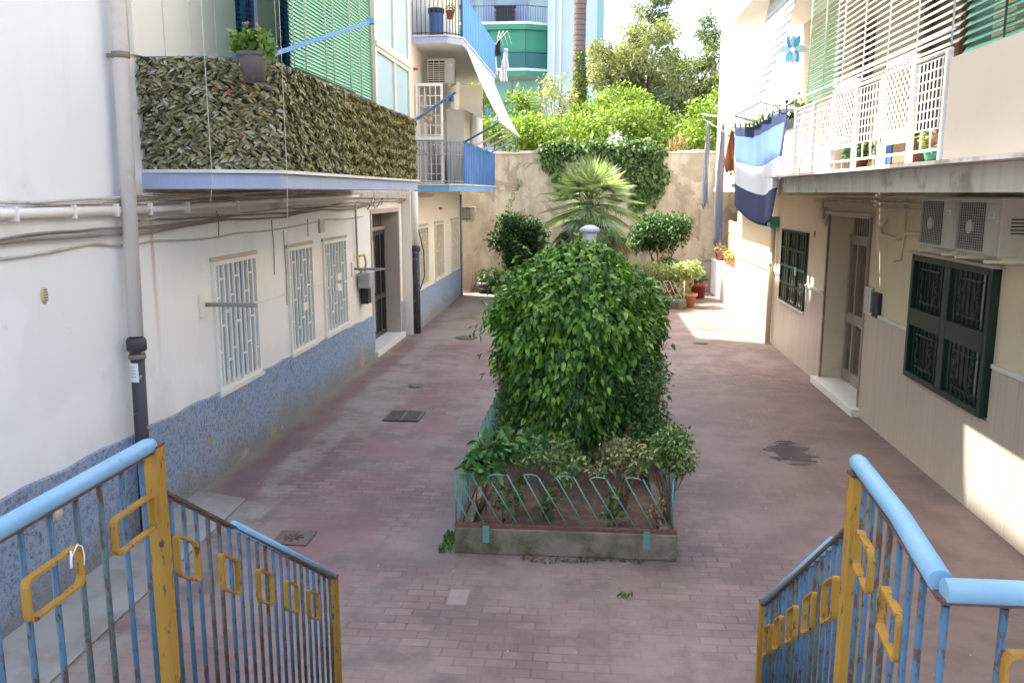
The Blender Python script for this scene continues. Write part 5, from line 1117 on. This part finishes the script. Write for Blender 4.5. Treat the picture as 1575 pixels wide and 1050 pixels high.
# clipped small-leaved hedges behind and beside the ficus
def small_hedge(name, x0, x1, y0, y1, z0, z1, n, L, mat, label, seedrows=3):
    e = empty(name, ((x0+x1)/2, (y0+y1)/2, .2), label, 'hedge'); cs = []
    nx, ny = max(1, int((x1-x0)/.32)), max(1, int((y1-y0)/.32))
    for i in range(nx):
        for j in range(ny):
            for z in np.arange(z0+.14, z1, .24): cs.append((((x0+(x1-x0)*(i+.5)/nx)+random.uniform(-.05, .05), (y0+(y1-y0)*(j+.5)/ny)+random.uniform(-.05, .05), z+random.uniform(-.05, .05)), (.22, .22, .19)))
    foliage('foliage', cs, n, L, .5, mat, e, .6, .15, .7, .6)
    b = MB()
    for i in range(int((x1-x0)*(y1-y0)*14)): x, y = random.uniform(x0, x1), random.uniform(y0, y1); limb(b, (x, y, .2), (x+random.uniform(-.1, .1), y, z0+.25), .012, .008, 5, .1, 3)
    b.build('stems', M['twig'], e); return e
small_hedge('clipped_hedge', .38, .84, 8.25, 12.0, .45, 1.34, 15000, .052, M['box'], 'small-leaved clipped hedge along the right edge of the planter beside the ficus')
small_hedge('clipped_hedge', -1.05, -.62, 9.1, 12.0, .40, 1.08, 12000, .052, M['box'], 'small-leaved clipped hedge along the left edge of the planter behind the ficus')
def shrub(name, base, cs, n, L, ratio, mat, stems, label, cat='shrub', up=.2, six=False, dead=0, barkm='twig', sr=.008):
    if name == 'shrub': cs = [((c[0], c[1]-.16, c[2]+.08), r) for c, r in cs]
    e = empty(name, base, label, cat); foliage('foliage', cs, n, L, ratio, M[mat], e, .5, up, .8, .8, six)
    b = MB()
    for i in range(stems): c = cs[i % len(cs)][0]; limb(b, (base[0]+random.uniform(-.05, .05), base[1]+random.uniform(-.05, .05), base[2]), Vector(c)+Vector((random.uniform(-.06, .06), random.uniform(-.06, .06), 0)), sr, sr*.55, 5, .16, 5)
    b.build('stems', M[barkm], e)
    if dead: foliage('dead_leaves', cs, dead, L*.8, .5, M['dryleaf'], e, .5, 0, .9, .9)
    return e
shrub('shrub', (.66, 7.25, .2), [((.74, 7.25, .86), (.15, .14, .12)), ((.82, 7.15, .80), (.12, .12, .1)), ((.62, 7.3, .78), (.13, .12, .09)), ((.80, 7.3, .70), (.12, .12, .1)), ((.70, 7.3, .95), (.13, .13, .1)), ((.78, 7.45, .88), (.14, .14, .12))], 1600, .055, .45, 'mixleaf', 12, 'bright small-leaved shrub leaning out at the right front corner of the planter', dead=120)
shrub('shrub', (-.95, 7.35, .2), [((-.92, 7.2, .72), (.14, .14, .09)), ((-.84, 7.3, .74), (.15, .13, .10)), ((-.92, 7.15, .66), (.15, .12, .08)), ((-.68, 7.35, .74), (.13, .12, .08)), ((-.8, 7.5, .8), (.2, .15, .1)), ((-.5, 7.5, .78), (.2, .15, .09))], 420, .12, .40, 'broad', 7, 'dark broad-leaved shrub at the left front corner of the planter', six=True)
shrub('shrub', (-.35, 7.35, .2), [((-.52, 7.25, .74), (.14, .12, .07)), ((-.32, 7.28, .72), (.15, .12, .07)), ((-.10, 7.28, .70), (.14, .12, .07)), ((-.2, 7.15, .62), (.14, .10, .06)), ((-.3, 7.5, .78), (.25, .15, .09))], 700, .06, .45, 'mixleaf', 9, 'straggly low shrub with pale tips along the middle front fence', dead=60)
shrub('shrub', (.30, 7.35, .2), [((.12, 7.22, .68), (.14, .1, .07)), ((.32, 7.28, .76), (.16, .12, .07)), ((.50, 7.25, .74), (.14, .12, .06)), ((.42, 7.3, .64), (.15, .1, .06)), ((.35, 7.5, .80), (.25, .15, .08))], 330, .055, .45, 'mixleaf', 16, 'half-withered twiggy shrub with brown leaves by the right front fence', dead=330)
for x, y, h_, lab in ((-.72, 7.12, .32, 'leafy sapling at the left of the front planter soil'), (-.33, 7.2, .26, 'small pale-leaved sapling in the middle of the front planter soil'), (.22, 7.1, .30, 'thin sapling right of the middle in the front planter soil'), (-.62, 7.45, .30, 'short sapling behind the leafy one in the left planter soil')):
    shrub('sapling', (x, y, .2), [((x, y, .2+h_*.55), (.09, .08, .11)), ((x+.03, y, .2+h_), (.07, .07, .06))], 60, .07, .45, 'mixleaf', 3, lab, 'sapling', six=True)
shrub('withered_plant', (.62, 7.08, .2), [((.60, 7.08, .36), (.08, .06, .05)), ((.66, 7.08, .44), (.06, .05, .05))], 10, .05, .5, 'mixleaf', 4, 'small withered plant with curled tan leaves in the right front corner of the bed', 'plant', dead=90)
P = np.stack([rng.uniform(-.55, .5, 260), rng.uniform(6.77, 6.87, 260), rng.uniform(.006, .02, 260)], 1); P[:, 1] += .04*np.sin(P[:, 0]*6)
o = leaves('leaf_litter', P, rv(260)*np.array([1, 1, .15]), np.array([[0, 0, 1.]])+rv(260)*.3, .03, .5, M['litter']); tag(o, 'strip of dry leaf litter on the paving along the front of the planter kerb', 'leaf litter', kind='stuff')
def scatter(n, x0, x1, y0, y1, size, mat, name, label):
    P = np.stack([rng.uniform(x0, x1, n), rng.uniform(y0, y1, n), np.full(n, .006)], 1)
    o = leaves(name, P, rv(n)*np.array([1, 1, .05]), np.array([[0, 0, 1.]])+rv(n)*.15, size*rng.uniform(.5, 1.3, n), .6, mat, droop=0); return tag(o, label, name.replace('_', ' '), kind='stuff')
scatter(230, -3.9, 3.6, 5, 20, .03, M['dryleaf'], 'fallen_leaves', 'tiny fallen leaves and crumbs scattered over the brick paving')
P = np.array([(-1.22+random.uniform(-.05, .05), 6.95+random.uniform(-.1, .3), .0) for _ in range(60)]); o = leaves('weed', P, rv(60)*.5+np.array([0, 0, 1.]), rv(60), .09, .35, M['mixleaf']); tag(o, 'small green weed at the left foot of the planter kerb', 'weed')
P = np.array([(.30+random.gauss(0, .03), 6.18+random.gauss(0, .02), .0) for _ in range(16)]); o = leaves('weed', P, rv(16)*.5+np.array([0, 0, 1.]), rv(16), .06, .35, M['mixleaf']); tag(o, 'tiny weed between bricks in front of the planter', 'weed')

# lamp post behind the ficus
e = empty('lamp_post', (.0, 11, .2), 'short lamp post with a white capped globe rising behind the ficus', 'lamp')
b = MB(); b.tube([(0, 11, .15), (0, 11, 2.44)], .04, 10); b.build('post', M['iron'], e)
b = MB(); b.lathe([(.07, 2.42), (.085, 2.48), (.095, 2.60), (.08, 2.61), (0, 2.61)], (0, 11, 0), 20); b.build('globe', M['lampglass'], e)
b = MB(); b.lathe([(.13, 2.605), (.135, 2.63), (.10, 2.66), (.05, 2.685), (0, 2.69)], (0, 11, 0), 20); b.build('cap', M['lampcap'], e)

# ------------------------------------------------------------------ far planter with palm, hedge, round shrubs
p2 = empty('planter', (.3, 24.8, 0), 'far raised bed with low kerb and slanted fence below the old wall', 'planter')
b = MB(); kerb(b, -2.6, 2.62, 22.9, 26.6, .24, .14); b.build('kerb', M['curb'], p2, bevel=.012)
b = MB(); b.box(-2.46, 23.04, 0, 2.48, 26.46, .18); b.build('soil', M['soil'], p2)
slant_fence(p2, (.2, 22.96), (2.60, 22.96), .242, .50, .22, .13, M['creammetal'], M['greenpale'])
slant_fence(p2, (2.56, 22.98), (2.56, 26.5), .242, .50, .22, .13, M['creammetal'], M['greenpale'])
small_hedge('clipped_hedge', .6, 2.55, 23.1, 23.6, .62, 1.22, 5200, .075, M['varieg'], 'sunlit clipped hedge along the front of the far bed below the round shrub')
small_hedge('clipped_hedge', 2.15, 2.55, 23.6, 26.2, .62, 1.18, 3000, .075, M['shrubdark'], 'shaded clipped hedge along the right side of the far bed')
fp = empty('fan_palm', (.0, 23.9, .2), 'bushy fan palm with a shaggy brown trunk in front of the old wall', 'palm')
b = MB(); b.tube([(.02, 23.9, .15), (.0, 23.9, 1.0), (.05, 23.9, 1.9), (.03, 23.9, 2.55)], [.16, .17, .20, .17], 12)
for i in range(160):
    z = random.uniform(.5, 3.0); an = random.random()*2*PI; r = .17; v = Vector((math.cos(an), math.sin(an), 0)); c = Vector((.03, 23.9, z)) + v*r
    b.bar(c, c + v*.10 + Vector((0, 0, .14)), .04, .012)
b.build('trunk', M['fibre'], fp)
def frond(heart, az, el, plen, R, nl, acc, sag):
    d = Vector((math.cos(az)*math.cos(el), math.sin(az)*math.cos(el), math.sin(el))); pts = []
    for i in range(7): t_ = i/6; pts.append(heart + d*plen*t_ + Vector((0, 0, -sag*plen*t_*t_)))
    d2 = ((pts[-1]-pts[-2]).normalized() + Vector((0, 0, -.28 if el < 1.0 else -.1))).normalized(); sd = d2.cross(Vector((0, 0, 1))); sd = sd.normalized() if sd.length > .1 else Vector((1, 0, 0)); up = sd.cross(d2).normalized()
    tw = random.uniform(-.4, .4)
    for k in range(nl):
        a = (k/(nl-1)-.5)*2*1.75; dd = d2*math.cos(a) + sd*math.sin(a); dd = dd + up*(.25*math.cos(a)+.05) + Vector((0, 0, -.22)); acc[0].append(pts[-1]); acc[1].append(dd); acc[2].append(up + sd*tw + Vector(rv(1)[0])*.25); acc[3].append(R*(1-.22*abs(a)/1.75)*random.uniform(.85, 1.08))
    return pts
for nm, cnt, e0, e1, mt in (('crown', 46, -.35, 1.45, 'palmleaf'), ('lower_fronds', 30, -1.0, -.2, 'palmdry')):
    acc = ([], [], [], []); b = MB()
    for k in range(cnt):
        el = e0 + (e1-e0)*((k+.5)/cnt)**.9; pts = frond(Vector((.03, 23.9, 2.55+.25*max(0, el))), k*2.39996, el, random.uniform(.6, .9), random.uniform(.72, .95), 30, acc, .25 if el > 0 else .45)
        b.tube(pts, [.014]*6 + [.008], 5)
    cr = leaves(nm, np.array(acc[0]), np.array(acc[1]), np.array(acc[2]), np.array(acc[3]), .055, M[mt], fp, False, .3, .07 if nm == 'crown' else .25); b.build('petioles', M['palmdry'] if nm != 'crown' else M['palmleaf'], cr)
shrub('round_shrub', (-2.0, 25.3, .2), sub_clumps((-2.05, 25.3, 1.70), (.66, .5, .66), 30, .34) + sub_clumps((-2.0, 25.3, 1.0), (.5, .4, .4), 10, .3), 19000, .10, .5, 'shrubdark', 14, 'dark round shrub left of the fan palm in the far bed', barkm='bark', sr=.02)
e = shrub('round_shrub', (2.15, 25.3, .2), sub_clumps((2.05, 25.3, 1.85), (.64, .5, .54), 26, .34), 14000, .10, .5, 'shrubdark', 10, 'round shrub with a pale crooked stem right of the fan palm', barkm='bark', sr=.02)
b = MB(); limb(b, (2.2, 24.9, .2), (2.05, 24.85, 1.15), .035, .028, 7, .15); limb(b, (2.05, 24.85, 1.15), (1.95, 24.85, 1.75), .026, .016, 6, .2); limb(b, (2.05, 24.85, 1.15), (2.35, 24.9, 1.85), .024, .014, 6, .2); b.build('pale_stem', M['palebark'], e)
# pots on the paving
o = empty('potted_plant', (2.72, 23.6, 0), 'terracotta tub with a pale leafy shrub standing in the sun at the far right', 'potted plant')
b = MB(); b.lathe([(0, 0), (.17, 0), (.23, .30), (.265, .30), (.265, .37), (.235, .37), (.22, .33), (0, .32)], (2.72, 23.5, 0), 24); b.build('pot', M['clay'], o)
foliage('foliage', sub_clumps((2.72, 23.5, .98), (.34, .34, .26), 14, .19), 1700, .095, .5, M['varieg'], o, .5, .2, .8, .8)
b = MB()
for i in range(7): limb(b, (2.72+random.uniform(-.06, .06), 23.5, .3), (2.72+random.uniform(-.28, .28), 23.5+random.uniform(-.25, .25), .95), .014, .008, 5, .1)
b.build('stems', M['palebark'], o)
o = empty('potted_plant', (3.35, 25.6, 0), 'dark red clay pot half hidden behind the terracotta tub', 'potted plant')
b = MB(); b.lathe([(0, 0), (.20, 0), (.25, .36), (.28, .36), (.28, .44), (.25, .44), (0, .38)], (3.22, 25.4, 0), 22); b.build('pot', mk('red_glazed_pot', (.25, .05, .035), .45), o)
foliage('foliage', [((3.22, 25.4, .62), (.2, .2, .16))], 240, .1, .4, M['shrubdark'], o)
o = empty('potted_plant', (-3.2, 26.2, 0), 'round black pot with a dark plant in the far left corner', 'potted plant')
b = MB(); b.lathe([(0, 0), (.2, 0), (.32, .14), (.33, .28), (.28, .36), (.24, .34), (0, .3)], (-3.2, 26.2, 0), 22); b.build('pot', M['blackplastic'], o)
foliage('foliage', [((-3.05, 26.2, .52), (.4, .3, .24)), ((-2.7, 26.2, .35), (.35, .3, .28))], 900, .1, .4, M['shrubdark'], o)
b = MB()
for i in range(12): x = -3.65+random.uniform(-.12, .2); b.tube([(x, 26.4, .0), (x+random.uniform(-.1, .45), 26.7, random.uniform(.3, .75))], .02, 5)
tag(b.build('stick_heap', M['twig']), 'heap of sticks and boards leaning in the far left corner', 'sticks')

# ------------------------------------------------------------------ drains and covers
e = empty('drain_grate', (-2.55, 11.33, 0), 'double cast iron drain grate left of the planter', 'drain')
b = MB(); b.box(-2.78, 11.06, .004, -2.32, 11.60, .010); b.build('pit', M['blackplastic'], e)
b = MB()
for k in range(2):
    x0, x1 = ((-2.775, -2.565), (-2.535, -2.325))[k]
    for i in range(9): y = 11.085+i*.061; b.box(x0, y-.014, .011, x1, y+.014, .024)
for x in (-2.785, -2.55, -2.315): b.box(x-.017, 11.055, .011, x+.017, 11.605, .026)
b.build('bars', M['darkcover'], e)
e = empty('drain_cover', (-2.64, 7.05, 0), 'square rusty drain cover on the paving behind the left stair railing', 'drain')
b = MB(); b.box(-2.80, 6.90, .004, -2.47, 7.21, .014); b.build('plate', M['darkcover'], e)
b = MB()
for k in range(8): an = k*PI/4; b.bar((-2.635+.02*math.cos(an), 7.055+.02*math.sin(an), .016), (-2.635+.09*math.cos(an), 7.055+.09*math.sin(an), .016), .02, .008)
b.build('star_slots', M['steelrust'], e)
for x, y, r, lab in ((-2.62, 17.85, .24, 'round manhole cover near the far black pipe foot'), (-2.78, 13.2, .12, 'small round cover in the grey cement patch by the white wall'), (2.34, 17.65, .15, 'small round cover at the edge of the sunlit paving on the right')):
    b = MB(); b.lathe([(0, .016), (r*.82, .016), (r*.84, .010), (r*.90, .010), (r*.92, .016), (r, .016), (r, .003)], (x, y, 0), 24); tag(b.build('manhole_cover', M['darkcover']), lab, 'manhole cover')

# ------------------------------------------------------------------ stair railings
def rect_ring(e, c, d, wu, wv, sh, m, th=.009, dep=.022):
    """flat-bar ring welded on the bars; d = direction along the rail, sh = slope dz per unit of run"""
    d = Vector(d); nx = Vector((-d.y, d.x, 0)).normalized(); b = MB(); r = .022; out = []
    for cx_, cy_ in ((1, 1), (-1, 1), (-1, -1), (1, -1)):
        a0 = {(1, 1): 0, (-1, 1): 90, (-1, -1): 180, (1, -1): 270}[(cx_, cy_)]
        for k in range(4): an = math.radians(a0 + k*30); out.append((cx_*(wu/2-r) + r*math.cos(an), cy_*(wv/2-r) + r*math.sin(an)))
    n = len(out); V_ = []
    for s_, off in ((0, -dep/2), (0, dep/2), (1, dep/2), (1, -dep/2)):
        for u, v in out:
            k = 1 if s_ == 0 else (1 - 2*th/max(wu, wv)); k2u = 1 if s_ == 0 else (wu/2-th)/(wu/2); k2v = 1 if s_ == 0 else (wv/2-th)/(wv/2)
            uu, vv = u*k2u, v*k2v; V_.append(Vector(c) + d*uu + Vector((0, 0, vv + sh*uu)) + nx*off)
    F_ = []
    for a, bb in ((0, 1), (1, 2), (2, 3), (3, 0)):
        for k in range(n): F_.append((a*n+k, a*n+(k+1) % n, bb*n+(k+1) % n, bb*n+k))
    b.add(V_, F_); sd_ = .014 if c[0] < 0 else -.014; b.v = [(v[0] + (sd_ if abs(d.y) > .5 else 0), v[1] + (0 if abs(d.y) > .5 else -.018), v[2]) for v in b.v]; return b.build('ornament', m, e)
def post(e, x, y, z0, z1, m, sx=.05, sy=.05):
    b = MB(); b.box(x-sx/2, y-sy/2, z0, x+sx/2, y+sy/2, z1); b.build('post', M[m], e, bevel=.004); b = MB(); b.box(x-sx/2-.002, y-sy/2-.002, z1+.0005, x+sx/2+.002, y+sy/2+.002, z1+.008); b.build('post_cap', M['steelrust'], e)
def handrail(e, pts, r, m):
    b = MB(); b.tube(pts, r, 14); b.v = [v for v in b.v]; b.build('handrail', m, e)
def flat_bar(e, p, q, m): b = MB(); b.bar(p, q, .034, .010); b.build('top_bar', m, e)
def bars(e, p, q, n, zbot, off=.5):
    for i in range(n):
        t_ = (i+off)/n; x = p[0]+(q[0]-p[0])*t_; y = p[1]+(q[1]-p[1])*t_; z = p[2]+(q[2]-p[2])*t_; zb = zbot(y); b = MB(); b.tube([(x, y, zb), (x, y, z)], .0088, 8); b.build('bar', M['greenbar'] if (i*7+n) % 5 in (1, 3) else M['bluebar'], e)
stair_z = lambda y: 1.25 if y < 2.62 else max(0, 1.25 - (y-2.62)*.60)
LX = -1.41
lr = empty('stair_railing', (LX, 2.6, 0), 'blue barred stair railing with yellow post at the bottom left of the picture', 'railing')
post(lr, LX, 2.54, 1.25, 2.285, 'yellow', .055, .05)
handrail(lr, [(LX-.02, 1.0, 2.29), (LX-.01, 2.0, 2.292), (LX, 2.50, 2.295), (LX, 2.525, 2.290)], .026, M['handrail'])
flat_bar(lr, (LX-.02, 1.0, 2.272), (LX, 2.51, 2.272), M['steelrust'])
bars(lr, (LX-.02, 1.04, 2.26), (LX, 2.52, 2.26), 13, lambda y: 1.30)
flat_bar(lr, (LX-.02, 1.0, 1.33), (LX, 2.51, 1.33), M['bluebar'])
rect_ring(lr, (LX, 1.975, 2.085), (0, 1, 0), .235, .12, 0, M['yellow'])
rect_ring(lr, (LX, 2.375, 2.085), (0, 1, 0), .235, .12, 0, M['yellow'])
rect_ring(lr, (LX, 1.45, 2.085), (0, 1, 0), .235, .12, 0, M['yellow'])
PL0, PL1 = (LX, 2.58, 2.115), (LX-.01, 4.36, .955)
slope = (PL1[2]-PL0[2])/(PL1[1]-PL0[1])
flat_bar(lr, PL0, PL1, M['steelrust'])
pA = Vector(PL0).lerp(Vector(PL1), .30); handrail(lr, [pA + Vector((0, 0, .012)), Vector(PL1) + Vector((0, .02, .010))], .020, M['handrail'])
bars(lr, (PL0[0], PL0[1], PL0[2]-.004), (PL1[0], PL1[1], PL1[2]-.004), 20, lambda y: stair_z(y)+.06)
flat_bar(lr, (LX, 2.58, 1.34), (LX-.01, 4.36, .18), M['bluebar'])
post(lr, LX-.01, 4.385, 0, .95, 'yellow', .05, .045)
for y in (2.69, 3.02, 3.36, 3.67, 3.97): rect_ring(lr, (LX, y, PL0[2] + slope*(y-PL0[1]) - .215), (0, 1, 0), .15, .155, slope, M['yellow'])
b = MB(); rr_ = [(LX+.02, 2.06+.012*math.cos(k*.9), 2.115+.03*math.sin(k*.9)) for k in range(8)]
b.tube([(LX+.027, 2.025, 2.10), (LX+.03, 2.03, 2.13), (LX+.03, 2.06, 2.155), (LX+.03, 2.08, 2.14), (LX+.03, 2.086, 2.115), (LX+.03, 2.082, 2.085)], .002, 5); b.tube([(LX+.03, 2.03, 2.15), (LX+.034, 2.02, 2.12), (LX+.034, 2.022, 2.105)], .0035, 5)
tag(b.build('string_knot', M['sticker']), 'scrap of white string knotted on a yellow ring of the left railing', 'string')
RX = .82
rrg = empty('stair_railing', (RX, 2.5, 0), 'blue barred stair railing with thick pale handrail at the bottom right of the picture', 'railing')
post(rrg, RX, 2.52, 1.25, 2.262, 'yellow', .055, .05)
handrail(rrg, [(RX+.005, 2.56, 2.290), (RX, 2.53, 2.296), (RX-.03, 2.1, 2.296), (RX-.075, 1.735, 2.296)], .026, M['handrail'])
handrail(rrg, [(RX-.082, 1.70, 2.294), (RX+.4, 1.70, 2.294), (RX+2.0, 1.70, 2.294)], .026, M['handrail'])
flat_bar(rrg, (RX, 2.50, 2.273), (RX-.075, 1.70, 2.273), M['steelrust']); flat_bar(rrg, (RX-.09, 1.70, 2.274), (RX+2.0, 1.70, 2.274), M['steelrust'])
bars(rrg, (RX, 2.50, 2.26), (RX-.075, 1.78, 2.26), 7, lambda y: 1.30); bars(rrg, (RX-.078, 1.70, 2.26), (RX+1.9, 1.70, 2.26), 17, lambda y: 1.30, 0.02)
flat_bar(rrg, (RX, 2.50, 1.33), (RX-.075, 1.70, 1.33), M['bluebar']); flat_bar(rrg, (RX-.09, 1.70, 1.331), (RX+2.0, 1.70, 1.331), M['bluebar'])
d_ = Vector((-.075, -.8, 0)).normalized()
rect_ring(rrg, (RX-.018, 2.33, 2.075), d_, .185, .125, 0, M['yellow']); rect_ring(rrg, (RX-.046, 2.03, 2.045), d_, .185, .125, 0, M['yellow'])
rect_ring(rrg, (RX+.14, 1.70, 2.115), (1, 0, 0), .20, .12, 0, M['yellow'])
PR0, PR1 = (RX+.005, 2.56, 2.085), (RX+.09, 4.05, 1.06); slope = (PR1[2]-PR0[2])/(PR1[1]-PR0[1])
flat_bar(rrg, PR0, PR1, M['steelrust'])
pA = Vector(PR0).lerp(Vector(PR1), .16); handrail(rrg, [pA + Vector((0, 0, .012)), Vector(PR1) + Vector((0, .02, .010))], .018, M['handrail'])
bars(rrg, (PR0[0], PR0[1], PR0[2]-.004), (PR1[0], PR1[1], PR1[2]-.004), 18, lambda y: stair_z(y)+.06)
flat_bar(rrg, (PR0[0], 2.56, 1.34), (PR1[0], 4.05, .30), M['bluebar'])
post(rrg, PR1[0]+.001, 4.075, 0, 1.06, 'yellow', .05, .045)
dd = (Vector(PR1)-Vector(PR0)); dd.z = 0; dd.normalize()
for y in (2.73, 3.02, 3.32, 3.60, 3.86): t_ = (y-PR0[1])/(PR1[1]-PR0[1]); rect_ring(rrg, (PR0[0]+(PR1[0]-PR0[0])*t_, y, PR0[2]+slope*(y-PR0[1])-.215), dd, .15, .155, slope, M['yellow'])
